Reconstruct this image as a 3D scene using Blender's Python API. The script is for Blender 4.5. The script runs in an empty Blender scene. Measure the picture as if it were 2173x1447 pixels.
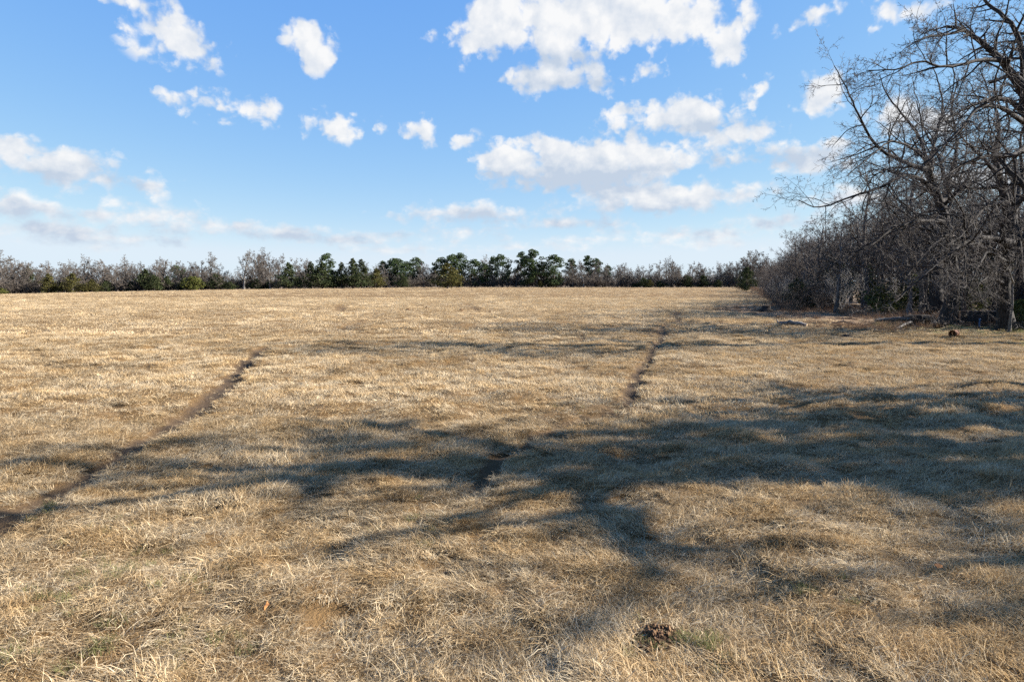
import bpy, bmesh, math, random
import numpy as np
from math import sin, cos, pi, radians, sqrt

scene = bpy.context.scene
COL = scene.collection

# ------------------------------------------------------------------ camera
CAM_H = 2.8
PITCH = radians(4.95)
FPX = 1448.0                                    # focal length in photo pixels (2173 wide)
cd = bpy.data.cameras.new('camera')
cd.sensor_width = 36.0
cd.lens = 36.0 * FPX / 2173.0
cd.clip_start = 0.1
cd.clip_end = 9000
cam = bpy.data.objects.new('camera', cd)
COL.objects.link(cam)
cam.location = (0, 0, CAM_H)
cam.rotation_euler = (pi / 2 - PITCH, 0, 0)
scene.camera = cam

# ------------------------------------------------------------------ light
SUN_AZ = radians(86.0)                          # clockwise from the view direction (+Y)
SUN_EL = radians(27.0)
SKY_STRENGTH = 0.05
EXPOSURE = 1.78
sv = (cos(SUN_EL) * sin(SUN_AZ), cos(SUN_EL) * cos(SUN_AZ), sin(SUN_EL))
sl = bpy.data.lights.new('sun', 'SUN')
sl.energy = 5.0
sl.angle = radians(0.53)
sl.color = (1.0, 0.955, 0.89)
sun = bpy.data.objects.new('sun', sl)
COL.objects.link(sun)
from mathutils import Vector
sun.rotation_euler = Vector(sv).to_track_quat('Z', 'Y').to_euler()
sun.location = (40, -10, 30)

scene.view_settings.view_transform = 'Standard'
scene.view_settings.look = 'None'
scene.view_settings.exposure = EXPOSURE
scene.view_settings.gamma = 1.0
scene.view_settings.use_curve_mapping = False
scene.render.engine = 'CYCLES'
scene.cycles.max_bounces = 5
scene.cycles.diffuse_bounces = 1
scene.cycles.glossy_bounces = 1
scene.cycles.transmission_bounces = 2
scene.cycles.transparent_max_bounces = 4
scene.cycles.caustics_reflective = False
scene.cycles.caustics_refractive = False
scene.cycles.use_denoising = False


def ray(px, py):
    u = (px - 1086.5) / FPX
    v = (723.5 - py) / FPX
    return (u, cos(PITCH) + v * sin(PITCH), -sin(PITCH) + v * cos(PITCH))


def at(px, py, D):
    d = ray(px, py)
    s = D / d[1]
    return (d[0] * s, D, CAM_H + d[2] * s)


def gnd(px, py):
    d = ray(px, py)
    s = -CAM_H / d[2]
    return (d[0] * s, d[1] * s)


# ------------------------------------------------------------------ sky with clouds
KX = SKY_STRENGTH * 2 ** EXPOSURE
world = bpy.data.worlds.new('World')
scene.world = world
world.use_nodes = True
wt = world.node_tree
wt.nodes.clear()
WN = wt.nodes.new


def wl(a, b):
    wt.links.new(a, b)


def wmath(op, a, b=None, c=None, clamp=False):
    n = WN('ShaderNodeMath')
    n.operation = op
    n.use_clamp = clamp
    for i, v in enumerate((a, b, c)):
        if v is None:
            continue
        if isinstance(v, (int, float)):
            n.inputs[i].default_value = v
        else:
            wl(v, n.inputs[i])
    return n.outputs[0]


def wvec(op, a, b=None, c=None):
    n = WN('ShaderNodeVectorMath')
    n.operation = op
    for i, v in enumerate((a, b, c)):
        if v is None:
            continue
        if isinstance(v, (tuple, list)):
            n.inputs[i].default_value = v
        else:
            wl(v, n.inputs[i])
    return n


def wsmooth(x, a, b):
    n = WN('ShaderNodeMapRange')
    n.interpolation_type = 'SMOOTHSTEP'
    wl(x, n.inputs[0])
    n.inputs[1].default_value = a
    n.inputs[2].default_value = b
    return n.outputs[0]


tc = WN('ShaderNodeTexCoord')
sky = WN('ShaderNodeTexSky')
sky.sky_type = 'NISHITA'
sky.sun_disc = False
sky.sun_elevation = SUN_EL
sky.sun_rotation = SUN_AZ
sky.altitude = 120
sky.air_density = 0.7
sky.dust_density = 0.1
sky.ozone_density = 1.0
sep = WN('ShaderNodeSeparateXYZ')
wl(tc.outputs['Generated'], sep.inputs[0])
az = wmath('ARCTAN2', sep.outputs[0], sep.outputs[1])
el = wmath('ARCSINE', sep.outputs[2])
comb = WN('ShaderNodeCombineXYZ')
wl(az, comb.inputs[0])
wl(el, comb.inputs[1])
P0 = comb.outputs[0]
# noise on a cloud deck seen in perspective: finer upright structure close to the horizon
elc = wmath('MAXIMUM', el, 0.0)
vv = wmath('POWER', elc, 0.72)
comb2 = WN('ShaderNodeCombineXYZ')
wl(az, comb2.inputs[0])
wl(wmath('MULTIPLY', vv, 1.05), comb2.inputs[1])
PN = comb2.outputs[0]


def wnoise(vec, scale, detail, rough, off=(0, 0, 0)):
    n = WN('ShaderNodeTexNoise')
    n.noise_dimensions = '2D'
    wl(wvec('ADD', vec, off).outputs[0], n.inputs['Vector'])
    n.inputs['Scale'].default_value = scale
    n.inputs['Detail'].default_value = detail
    n.inputs['Roughness'].default_value = rough
    return n.outputs[0]


n1 = wnoise(PN, 17.0, 7.0, 0.56)
n2 = wnoise(PN, 42.0, 4.0, 0.6, (3.1, 7.7, 0))
n2c = [n for n in wt.nodes if n.type == 'TEX_NOISE'][-1].outputs['Color']
n3 = wnoise(PN, 17.0, 5.0, 0.56, (-0.010, -0.012, 0))   # the same field a little way towards the sun

# cloud bodies: centre and half sizes in photo pixels, turned into directions
CL = [(335, 68, 52, 38), (372, 92, 62, 36), (408, 112, 42, 27), (650, 80, 38, 38), (668, 116, 34, 28),
      (385, 214, 26, 10), (425, 217, 40, 15), (475, 229, 46, 15), (535, 233, 34, 16), (712, 272, 48, 18), (724, 258, 28, 17), (896, 278, 24, 20), (866, 291, 24, 7),
      (815, 282, 18, 9), (20, 328, 50, 28), (120, 352, 80, 30), (205, 382, 34, 12), (325, 398, 40, 15),
      (245, 433, 30, 13), (45, 436, 70, 22), (215, 455, 74, 11), (330, 466, 80, 15), (470, 482, 84, 14),
      (600, 494, 70, 11), (730, 508, 80, 10), (70, 486, 90, 13), (220, 506, 90, 12), (850, 530, 50, 5),
      (1060, 40, 74, 62), (985, 98, 56, 27), (1045, 85, 70, 30), (1260, 36, 200, 62), (1455, 40, 110, 46),
      (1548, 82, 36, 38), (1200, 96, 90, 30), (1170, 160, 88, 32), (1262, 175, 46, 20), (1380, 152, 14, 8),
      (1586, 192, 28, 17), (1738, 205, 40, 34), (1330, 238, 46, 30), (1455, 250, 110, 36), (1565, 285, 66, 26),
      (1095, 345, 82, 40), (1255, 345, 185, 55), (1225, 375, 150, 28), (1400, 330, 100, 32), (1520, 340, 34, 17), (1420, 420, 190, 30),
      (1310, 410, 90, 22), (1030, 453, 140, 17), (1205, 473, 86, 12), (950, 496, 54, 14), (1710, 328, 74, 30),
      (1640, 474, 80, 12), (1450, 498, 120, 9), (1280, 508, 90, 6), (1700, 48, 18, 4), (1765, 22, 26, 6), (1925, 25, 46, 14),
      (300, 10, 36, 10), (1800, 420, 60, 14), (1560, 516, 60, 5), (1100, 524, 50, 3), (985, 300, 14, 8),
      (1960, 250, 70, 30), (2080, 380, 90, 20)]


def aed(px, py):
    d = Vector(ray(px, py)).normalized()
    return math.atan2(d.x, d.y), math.asin(d.z)


# the same kind of scattered fair-weather clouds go on all round, outside the photograph
crng = random.Random(5)
EXTRA = []
for k in range(16):
    a = radians(50 + 260 * (k + crng.random()) / 16)
    if a > pi:
        a -= 2 * pi
    e = radians(crng.uniform(4, 45))
    w = crng.uniform(0.05, 0.13)
    EXTRA.append((a, e, w, w * crng.uniform(0.22, 0.4)))


def cloud_field(ells):
    acc = None
    for (ca, ce, ra, re) in ells:
        q = wvec('MULTIPLY_ADD', P0, (1 / ra, 1 / re, 0), (-ca / ra, -ce / re, 0))
        ln = wvec('LENGTH', q.outputs[0]).outputs[1]
        m = min(ra, re)
        s = wmath('MULTIPLY_ADD', ln, -m, m)
        acc = s if acc is None else wmath('SMOOTH_MAX', acc, s, 0.008)
    return acc


ells = [(*aed(x, y), rx / FPX, ry / FPX) for (x, y, rx, ry) in CL] + EXTRA
sd = cloud_field(ells)
hi = wsmooth(el, 0.03, 0.24)                     # low clouds are far away: everything about them is smaller
amp = wmath('MULTIPLY_ADD', hi, 0.034, 0.018)
nn = wmath('MULTIPLY_ADD', wmath('SUBTRACT', n1, 0.5), amp, wmath('ADD', sd, wmath('MULTIPLY_ADD', hi, 0.004, 0.004)))
nn = wmath('MULTIPLY_ADD', wmath('SUBTRACT', n2, 0.5), 0.018, nn)
# rounded lobes on the bodies
wv = wvec('ADD', PN, (0.37, 0.11, 0))
wob_ = wvec('SCALE', wvec('ADD', wvec('MULTIPLY', n2c, (1, 1, 0)).outputs[0], (-0.5, -0.5, 0)).outputs[0])
wob_.inputs['Scale'].default_value = 0.018
vo = WN('ShaderNodeTexVoronoi')
vo.voronoi_dimensions = '2D'
vo.feature = 'SMOOTH_F1'
vo.inputs['Smoothness'].default_value = 0.35
wl(wvec('ADD', wv.outputs[0], wob_.outputs[0]).outputs[0], vo.inputs['Vector'])
vo.inputs['Scale'].default_value = 30.0
vo.inputs['Detail'].default_value = 2.0
vo.inputs['Roughness'].default_value = 0.5
vd = vo.outputs['Distance']
nn = wmath('MULTIPLY_ADD', wmath('SUBTRACT', 0.40, vd), wmath('MULTIPLY_ADD', hi, 0.016, 0.008), nn)
nn = wmath('MINIMUM', nn, wmath('MULTIPLY_ADD', sd, 1.2, 0.014))
alpha = wsmooth(nn, -0.006, 0.012)
# grey undersides
SH = [(1205, 384, 180, 34), (1420, 446, 190, 14), (1030, 466, 140, 10), (110, 372, 90, 14), (40, 456, 80, 12),
      (470, 497, 300, 10), (1150, 128, 80, 12), (1180, 182, 80, 10), (200, 518, 200, 8), (1640, 484, 90, 8),
      (1640, 340, 110, 16), (1200, 484, 90, 8), (1480, 275, 90, 10)]
shd = cloud_field([(*aed(x, y), rx / FPX, ry / FPX) for (x, y, rx, ry) in SH] +
                  [(a, e - h * 0.7, w, h * 0.5) for (a, e, w, h) in EXTRA])
shm = wsmooth(wmath('MULTIPLY_ADD', wmath('SUBTRACT', n1, 0.5), 0.018, shd), -0.016, 0.016)
lit = wmath('MULTIPLY_ADD', wmath('SUBTRACT', n1, n3), 1.6, wmath('MULTIPLY_ADD', vd, 0.40, -0.06))
shade = wmath('ADD', wmath('MULTIPLY', shm, 0.9), lit, clamp=True)
mixc = WN('ShaderNodeMix')
mixc.data_type = 'RGBA'
wl(shade, mixc.inputs[0])
mixc.inputs[6].default_value = (0.97 / KX, 0.97 / KX, 0.97 / KX, 1)
mixc.inputs[7].default_value = (0.56 / KX, 0.65 / KX, 0.78 / KX, 1)
# the Nishita sky itself, a little more saturated (graded like the photograph)
sc_ = WN('ShaderNodeSeparateColor')
wl(sky.outputs[0], sc_.inputs[0])
hs = WN('ShaderNodeCombineColor')
for ch, (gain, gam) in enumerate(((0.84, 0.88), (0.83, 0.55), (0.96, 0.12))):
    v_ = wmath('POWER', wmath('MULTIPLY', sc_.outputs[ch], KX), gam)
    wl(wmath('SMOOTH_MIN', wmath('MULTIPLY', v_, gain / KX), (0.74, 0.86, 0.97)[ch] / KX, 0.1 / KX), hs.inputs[ch])
mixs = WN('ShaderNodeMix')
mixs.data_type = 'RGBA'
wl(wmath('MULTIPLY', alpha, 0.97), mixs.inputs[0])
wl(hs.outputs[0], mixs.inputs[6])
wl(mixc.outputs[2], mixs.inputs[7])
bg = WN('ShaderNodeBackground')
wl(mixs.outputs[2], bg.inputs['Color'])
bg.inputs['Strength'].default_value = SKY_STRENGTH
wo = WN('ShaderNodeOutputWorld')
wl(bg.outputs[0], wo.inputs['Surface'])
world.cycles.sampling_method = 'NONE'

# ------------------------------------------------------------------ helpers
def tag(o, label=None, cat=None, group=None, kind=None):
    if label: o['label'] = label
    if cat: o['category'] = cat
    if group: o['group'] = group
    if kind: o['kind'] = kind
    return o


def mesh_np(name, verts, faces, smooth=False):
    """verts (n,3) array; faces: (m,3|4) array or list of such arrays"""
    me = bpy.data.meshes.new(name)
    if not isinstance(faces, list):
        faces = [faces]
    faces = [f for f in faces if len(f)]
    verts = np.asarray(verts, dtype=np.float32)
    me.vertices.add(len(verts))
    me.vertices.foreach_set('co', verts.ravel())
    tot = sum(f.size for f in faces)
    cnt = sum(len(f) for f in faces)
    me.loops.add(tot)
    me.loops.foreach_set('vertex_index', np.concatenate([f.ravel() for f in faces]).astype(np.int32))
    me.polygons.add(cnt)
    sizes = np.concatenate([np.full(len(f), f.shape[1]) for f in faces]).astype(np.int32)
    starts = np.concatenate([[0], np.cumsum(sizes)[:-1]]).astype(np.int32)
    me.polygons.foreach_set('loop_start', starts)
    me.polygons.foreach_set('use_smooth', np.full(cnt, smooth))
    me.update(calc_edges=True)
    me.validate()
    return me


def link(name, me, mat=None, parent=None, loc=None):
    o = bpy.data.objects.new(name, me)
    COL.objects.link(o)
    if mat is not None and me is not None and not me.materials:
        me.materials.append(mat)
    if parent is not None:
        o.parent = parent
    if loc is not None:
        o.location = loc
    return o


def empty(name, loc=(0, 0, 0), rz=0.0):
    o = bpy.data.objects.new(name, None)
    o.empty_display_size = 0.3
    COL.objects.link(o)
    o.location = loc
    o.rotation_euler = (0, 0, rz)
    return o


def vnoise(x, y, seed=0):
    """value noise in numpy, range about -1..1"""
    xi = np.floor(x).astype(np.int64)
    yi = np.floor(y).astype(np.int64)
    xf = x - xi
    yf = y - yi
    xf = xf * xf * (3 - 2 * xf)
    yf = yf * yf * (3 - 2 * yf)

    def h(a, b):
        n = (a * 374761393 + b * 668265263 + seed * 1442695041) & 0xffffffff
        n = ((n ^ (n >> 13)) * 1274126177) & 0xffffffff
        return ((n ^ (n >> 16)) & 0xffff) / 32767.5 - 1.0
    return ((h(xi, yi) * (1 - xf) + h(xi + 1, yi) * xf) * (1 - yf) +
            (h(xi, yi + 1) * (1 - xf) + h(xi + 1, yi + 1) * xf) * yf)


def sstep(a, b, x):
    t = np.clip((x - a) / (b - a), 0, 1)
    return t * t * (3 - 2 * t)


# ------------------------------------------------------------------ materials
class NT:
    def __init__(self, name):
        self.m = bpy.data.materials.new(name)
        self.m.use_nodes = True
        self.t = self.m.node_tree
        self.t.nodes.clear()
        self.out = self.n('ShaderNodeOutputMaterial')

    def n(self, typ, **kw):
        n = self.t.nodes.new(typ)
        for k, v in kw.items():
            setattr(n, k, v)
        return n

    def l(self, a, b):
        self.t.links.new(a, b)

    def put(self, sock, v):
        if v is None:
            return
        if isinstance(v, (int, float)):
            sock.default_value = v
        elif isinstance(v, (tuple, list)):
            sock.default_value = (*v, 1) if len(v) == 3 and sock.type == 'RGBA' else v
        else:
            self.l(v, sock)

    def math(self, op, a, b=None, c=None, clamp=False):
        n = self.n('ShaderNodeMath', operation=op, use_clamp=clamp)
        for i, v in enumerate((a, b, c)):
            self.put(n.inputs[i], v)
        return n.outputs[0]

    def mix(self, f, a, b, blend='MIX'):
        n = self.n('ShaderNodeMix', data_type='RGBA', blend_type=blend)
        self.put(n.inputs[0], f)
        self.put(n.inputs[6], a)
        self.put(n.inputs[7], b)
        return n.outputs[2]

    def noise(self, vec, scale, detail=3, rough=0.55):
        n = self.n('ShaderNodeTexNoise')
        if vec is not None:
            self.l(vec, n.inputs['Vector'])
        n.inputs['Scale'].default_value = scale
        n.inputs['Detail'].default_value = detail
        n.inputs['Roughness'].default_value = rough
        return n.outputs[0]

    def remap(self, x, a, b, c=0.0, d=1.0):
        n = self.n('ShaderNodeMapRange', interpolation_type='SMOOTHSTEP')
        self.l(x, n.inputs[0])
        for i, v in enumerate((a, b, c, d)):
            n.inputs[1 + i].default_value = v
        return n.outputs[0]

    def ramp(self, x, stops):
        n = self.n('ShaderNodeValToRGB')
        self.l(x, n.inputs[0])
        e = n.color_ramp.elements
        while len(e) < len(stops):
            e.new(0.5)
        for i, (p, c) in enumerate(stops):
            e[i].position = p
            e[i].color = (*c, 1)
        return n.outputs[0]

    def attr(self, name, fac=True):
        n = self.n('ShaderNodeAttribute', attribute_name=name)
        return n.outputs['Fac'] if fac else n.outputs['Color']

    def pos(self):
        return self.n('ShaderNodeNewGeometry').outputs['Position']

    def obj(self):
        return self.n('ShaderNodeTexCoord').outputs['Object']

    def bump(self, h, strength, dist):
        n = self.n('ShaderNodeBump')
        self.l(h, n.inputs['Height'])
        n.inputs['Strength'].default_value = strength
        n.inputs['Distance'].default_value = dist
        return n.outputs[0]

    def principled(self, col, rough=0.8, normal=None, metallic=0.0, spec=0.3):
        b = self.n('ShaderNodeBsdfPrincipled')
        self.put(b.inputs['Base Color'], col)
        self.put(b.inputs['Roughness'], rough)
        self.put(b.inputs['Metallic'], metallic)
        b.inputs['Specular IOR Level'].default_value = spec
        if normal is not None:
            self.l(normal, b.inputs['Normal'])
        return b.outputs[0]

    def done(self, sh):
        self.l(sh, self.out.inputs['Surface'])
        return self.m


def leafy(name, colfn, transl=0.35, transcol=None):
    t = NT(name)
    col = colfn(t)
    d = t.n('ShaderNodeBsdfDiffuse')
    t.put(d.inputs[0], col)
    tr = t.n('ShaderNodeBsdfTranslucent')
    t.put(tr.inputs[0], transcol or col)
    mx = t.n('ShaderNodeMixShader')
    mx.inputs[0].default_value = transl
    t.l(d.outputs[0], mx.inputs[1])
    t.l(tr.outputs[0], mx.inputs[2])
    return t.done(mx.outputs[0])


STRAW = [(0.0, (0.15, 0.098, 0.055)), (0.25, (0.28, 0.19, 0.105)), (0.5, (0.45, 0.33, 0.19)),
         (0.76, (0.64, 0.505, 0.33)), (1.0, (0.76, 0.65, 0.47))]
STRAW = [(p, (0.83 * c[0], 0.80 * c[1], 0.745 * c[2])) for p, c in STRAW]


def grass_col(t):
    tint = t.attr('tint')
    rnd = t.n('ShaderNodeObjectInfo').outputs['Random']
    p = t.pos()
    big = t.noise(p, 0.35, 3)
    mid = t.noise(p, 1.7, 3)
    x = t.math('MULTIPLY', tint, 0.80)
    x = t.math('MULTIPLY_ADD', rnd, 0.16, x)
    x = t.math('MULTIPLY_ADD', big, 0.35, x)
    x = t.math('MULTIPLY_ADD', mid, 0.70, x)
    x = t.math('SUBTRACT', x, 0.365)
    c = t.ramp(x, STRAW)
    warm = t.noise(p, 0.9, 2)
    return t.mix(t.remap(warm, 0.42, 0.66), c, t.mix(1.0, c, (1.0, 0.92, 0.79), 'MULTIPLY'))


M = {}
M['grass'] = leafy('dry_grass', grass_col, 0.25)
M['green'] = leafy('green_grass', lambda t: t.mix(t.attr('tint'), (0.09, 0.10, 0.035), (0.22, 0.205, 0.09)), 0.3)


def weed_col(t):
    x = t.math('MULTIPLY_ADD', t.n('ShaderNodeObjectInfo').outputs['Random'], 0.5, t.math('MULTIPLY', t.attr('tint'), 0.5))
    return t.ramp(x, [(0, (0.085, 0.052, 0.035)), (0.5, (0.19, 0.12, 0.078)), (1, (0.34, 0.24, 0.15))])


M['weed'] = leafy('dead_weed', weed_col, 0.15)


def mk_ground():
    t = NT('field_ground')
    p = t.pos()
    a = t.noise(p, 0.12, 4)
    b = t.noise(p, 1.3, 4, 0.6)
    c = t.noise(p, 9.0, 4, 0.65)
    f = t.noise(p, 45.0, 3, 0.7)
    x = t.math('MULTIPLY_ADD', a, 0.30, t.math('MULTIPLY', b, 0.38))
    x = t.math('MULTIPLY_ADD', c, 0.36, x)
    x = t.math('MULTIPLY_ADD', f, 0.30, x)
    g = t.noise(p, 150.0, 2, 0.6)
    x = t.math('MULTIPLY_ADD', g, 0.35, x)
    x = t.math('SUBTRACT', x, 0.265)
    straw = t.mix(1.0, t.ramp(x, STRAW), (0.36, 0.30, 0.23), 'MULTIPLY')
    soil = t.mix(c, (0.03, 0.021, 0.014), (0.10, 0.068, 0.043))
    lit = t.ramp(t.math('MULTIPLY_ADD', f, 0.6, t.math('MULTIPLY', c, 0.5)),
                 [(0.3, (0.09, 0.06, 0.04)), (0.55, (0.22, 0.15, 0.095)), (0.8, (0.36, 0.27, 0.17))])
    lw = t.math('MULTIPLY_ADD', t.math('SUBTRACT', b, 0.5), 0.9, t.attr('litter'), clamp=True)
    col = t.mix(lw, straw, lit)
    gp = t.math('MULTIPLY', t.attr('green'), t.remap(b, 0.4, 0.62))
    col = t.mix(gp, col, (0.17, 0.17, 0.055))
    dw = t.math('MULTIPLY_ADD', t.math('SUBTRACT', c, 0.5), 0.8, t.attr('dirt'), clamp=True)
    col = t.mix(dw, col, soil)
    h = t.math('MULTIPLY_ADD', c, 1.0, t.math('MULTIPLY', f, 0.6))
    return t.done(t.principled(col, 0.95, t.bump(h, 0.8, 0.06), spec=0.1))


M['ground'] = mk_ground()


def mk_bark(name, dark, light, scale=6.0, patch=(0.5, 0.7)):
    dark, light = [tuple(0.8 * v for v in c) for c in (dark, light)]
    t = NT(name)
    o = t.obj()
    mp = t.n('ShaderNodeMapping')
    t.l(o, mp.inputs[0])
    mp.inputs['Scale'].default_value = (1, 1, 0.35)
    a = t.noise(mp.outputs[0], scale * 2.2, 5, 0.65)
    b = t.noise(o, scale * 0.35, 3)
    col = t.mix(t.remap(a, 0.35, 0.68), dark, light)
    col = t.mix(t.remap(b, *patch), col, t.mix(0.5, light, (0.20, 0.195, 0.18)))
    return t.done(t.principled(col, 0.9, t.bump(a, 0.7, 0.03), spec=0.15))


M['bark'] = mk_bark('oak_bark', (0.022, 0.018, 0.015), (0.068, 0.058, 0.050), patch=(0.75, 1.0))
M['wbark'] = mk_bark('wood_bark', (0.06, 0.05, 0.043), (0.19, 0.165, 0.145), 4, patch=(0.5, 0.75))
M['pale'] = mk_bark('pale_bark', (0.22, 0.20, 0.18), (0.44, 0.41, 0.37), 5)
M['deadwood'] = mk_bark('dead_wood', (0.08, 0.068, 0.058), (0.27, 0.24, 0.21), 7)
M['darkwood'] = mk_bark('dark_wood', (0.02, 0.017, 0.014), (0.075, 0.06, 0.05), 7, patch=(0.7, 0.95))


def mk_twig(name, a, b):
    a, b = [tuple(0.8 * v for v in c) for c in (a, b)]
    t = NT(name)
    n = t.noise(t.obj(), 0.8, 2)
    r = t.n('ShaderNodeObjectInfo').outputs['Random']
    x = t.math('MULTIPLY_ADD', r, 0.5, t.math('MULTIPLY', t.remap(n, 0.3, 0.7), 0.5))
    return t.done(t.principled(t.mix(x, a, b), 0.85, spec=0.2))


M['twig'] = mk_twig('oak_twig', (0.065, 0.055, 0.048), (0.16, 0.14, 0.122))
M['wtwig'] = mk_twig('wood_twig', (0.062, 0.049, 0.040), (0.15, 0.121, 0.099))
M['ftwig'] = mk_twig('far_twig', (0.08, 0.064, 0.051), (0.175, 0.145, 0.118))
M['ball'] = mk_twig('seed_ball', (0.02, 0.015, 0.012), (0.05, 0.035, 0.025))


def leafmat(name, a, b, c):
    a, b, c = [tuple(0.85 * v for v in k) for k in (a, b, c)]
    def f(t):
        n = t.noise(t.obj(), 0.9, 3)
        x = t.math('MULTIPLY_ADD', t.attr('tint'), 0.6, t.math('MULTIPLY', n, 0.5))
        return t.ramp(x, [(0.15, a), (0.5, b), (0.9, c)])
    return leafy(name, f, 0.2)


M['cedar'] = leafmat('cedar_green', (0.022, 0.034, 0.017), (0.052, 0.066, 0.03), (0.10, 0.105, 0.047))
M['cedar_b'] = leafmat('cedar_bronze', (0.04, 0.042, 0.016), (0.09, 0.085, 0.03), (0.165, 0.14, 0.05))
M['cedar_y'] = leafmat('cedar_olive', (0.05, 0.06, 0.016), (0.11, 0.12, 0.032), (0.18, 0.17, 0.055))
M['pine'] = leafmat('pine_green', (0.026, 0.045, 0.022), (0.06, 0.088, 0.038), (0.125, 0.15, 0.065))
M['bush'] = leafmat('bush_green', (0.03, 0.04, 0.014), (0.085, 0.10, 0.035), (0.17, 0.17, 0.06))


def mk_simple(name, a, b, scale, rough=0.8, metallic=0.0, bump=0.3, rng=(0.4, 0.62)):
    t = NT(name)
    n = t.noise(t.obj(), scale, 5, 0.65)
    return t.done(t.principled(t.mix(t.remap(n, *rng), a, b), rough, t.bump(n, bump, 0.01), metallic, 0.3))


M['rust'] = mk_simple('rusty_steel', (0.17, 0.07, 0.032), (0.30, 0.14, 0.07), 9)
M['rust_tan'] = mk_simple('rusty_panel', (0.24, 0.14, 0.09), (0.36, 0.24, 0.16), 5)
M['black_steel'] = mk_simple('black_steel', (0.018, 0.018, 0.02), (0.05, 0.036, 0.03), 3, 0.6)
M['blue'] = mk_simple('blue_plastic', (0.04, 0.10, 0.20), (0.07, 0.14, 0.25), 4, 0.5)
M['board'] = mk_simple('weathered_board', (0.16, 0.13, 0.10), (0.34, 0.28, 0.21), 6)
M['cutwood'] = mk_simple('cut_wood', (0.30, 0.21, 0.12), (0.46, 0.34, 0.21), 14)
M['clod'] = mk_simple('clay_soil', (0.055, 0.028, 0.013), (0.17, 0.095, 0.045), 30, 0.95)
M['leaf_o'] = mk_simple('orange_leaf', (0.26, 0.10, 0.03), (0.38, 0.17, 0.05), 20)

# ------------------------------------------------------------------ ground shape
EDGE = [(-60, 24), (0, 23), (30, 27.5), (40, 29.5), (55, 28.5), (66, 27), (92, 36), (150, 56), (213, 77), (330, 110),
        (420, 130), (3000, 500)]
EY = np.array([e[0] for e in EDGE], float)
EX = np.array([e[1] for e in EDGE], float)


def edge_x(y):
    return np.interp(y, EY, EX)


def far_edge(x):
    """distance of the far treeline's foot, by x"""
    return np.interp(x, [-400, -205, -110, -20, 60, 120, 400], [225, 268, 305, 338, 338, 330, 330])


TRAILS = [([(560, 738), (540, 755), (515, 775), (497, 795), (485, 815), (440, 848), (408, 872), (380, 895), (330, 925),
            (285, 950), (225, 990)], 0.19, 1.0),
          ([(225, 990), (170, 1020), (90, 1065), (0, 1112), (-80, 1150)], 0.15, 0.8),
          ([(1437, 662), (1434, 672), (1440, 682), (1410, 690), (1402, 700), (1408, 710), (1395, 730), (1378, 760),
            (1355, 790), (1345, 815), (1338, 850)], 0.14, 1.0),
          ([(1338, 850), (1300, 875), (1200, 905), (1120, 935), (1060, 970), (1010, 1025)], 0.12, 0.6),
          ([(1235, 712), (1238, 728)], 0.10, 0.6), ([(720, 648), (728, 655), (722, 662)], 0.25, 0.8),
          ([(755, 683), (742, 693), (735, 702)], 0.18, 0.5), ([(990, 645), (1000, 650), (1014, 660)], 0.22, 0.5),
          ([(1205, 905), (1180, 898), (1120, 885)], 0.10, 0.5),
          ([(700, 470 + 270), (650, 750), (560, 760)], 0.06, 0.35)]
TSEG = []
for pts, w, s in TRAILS:
    g = [gnd(*p) for p in pts]
    for a, b in zip(g[:-1], g[1:]):
        TSEG.append((*a, *b, w, s))


def trail(x, y, grow=0.0):
    d = np.zeros_like(x)
    wob = 0.07 * vnoise(x * 2.3, y * 2.3, 9) + 0.03 * vnoise(x * 7, y * 7, 10)
    for (ax, ay, bx, by, w, s) in TSEG:
        w = w + grow
        k = (x > min(ax, bx) - 2) & (x < max(ax, bx) + 2) & (y > min(ay, by) - 2) & (y < max(ay, by) + 2)
        if not k.any():
            continue
        xx, yy = x[k], y[k]
        dx, dy = bx - ax, by - ay
        t = np.clip(((xx - ax) * dx + (yy - ay) * dy) / (dx * dx + dy * dy + 1e-9), 0, 1)
        dist = np.hypot(xx - ax - t * dx, yy - ay - t * dy) + wob[k]
        d[k] = np.maximum(d[k], s * (1 - sstep(w * 0.55, w * 1.7, dist)))
    return d


def height(x, y):
    x = np.asarray(x, float)
    y = np.asarray(y, float)
    z = -2.05 * (np.clip(-x - 60, 0, None) / 140.0) ** 1.5
    z = np.maximum(z, -9)
    fade = 1 - sstep(60, 160, np.hypot(x, y))
    z = z + fade * (0.07 * vnoise(x * 0.55, y * 0.55, 1) + 0.075 * vnoise(x * 1.5, y * 1.5, 2) + 0.045 * vnoise(x * 3.4, y * 3.4, 3))
    z = z + (1 - fade) * 0.12 * vnoise(x * 0.05, y * 0.05, 4)
    z = z - 0.11 * trail(x, y, 0.05)
    return z


def hz(x, y):
    return float(height(np.array([x]), np.array([y]))[0])


def litter(x, y):
    e = edge_x(y)
    l = sstep(-4, 3, x - e)
    # weedy brown strip in front of the wood
    l = np.maximum(l, 0.65 * sstep(-11, -5, x - e) * sstep(34, 42, y) * (1 - sstep(70, 110, y)))
    l = np.maximum(l, sstep(-2, 4, y - far_edge(x)))
    return l


def greenness(x, y):
    return sstep(-9, -3, x - edge_x(y)) * sstep(27, 33, y) * (1 - sstep(42, 47, y))


def axis(fine0, fine1, step, lo, hi, g):
    a = list(np.arange(fine0, fine1 + 1e-6, step))
    s, v = step, fine1
    while v < hi:
        s *= g
        v += s
        a.append(v)
    s, v = step, fine0
    pre = []
    while v > lo:
        s *= g
        v -= s
        pre.append(v)
    return np.array(pre[::-1] + a)


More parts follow.
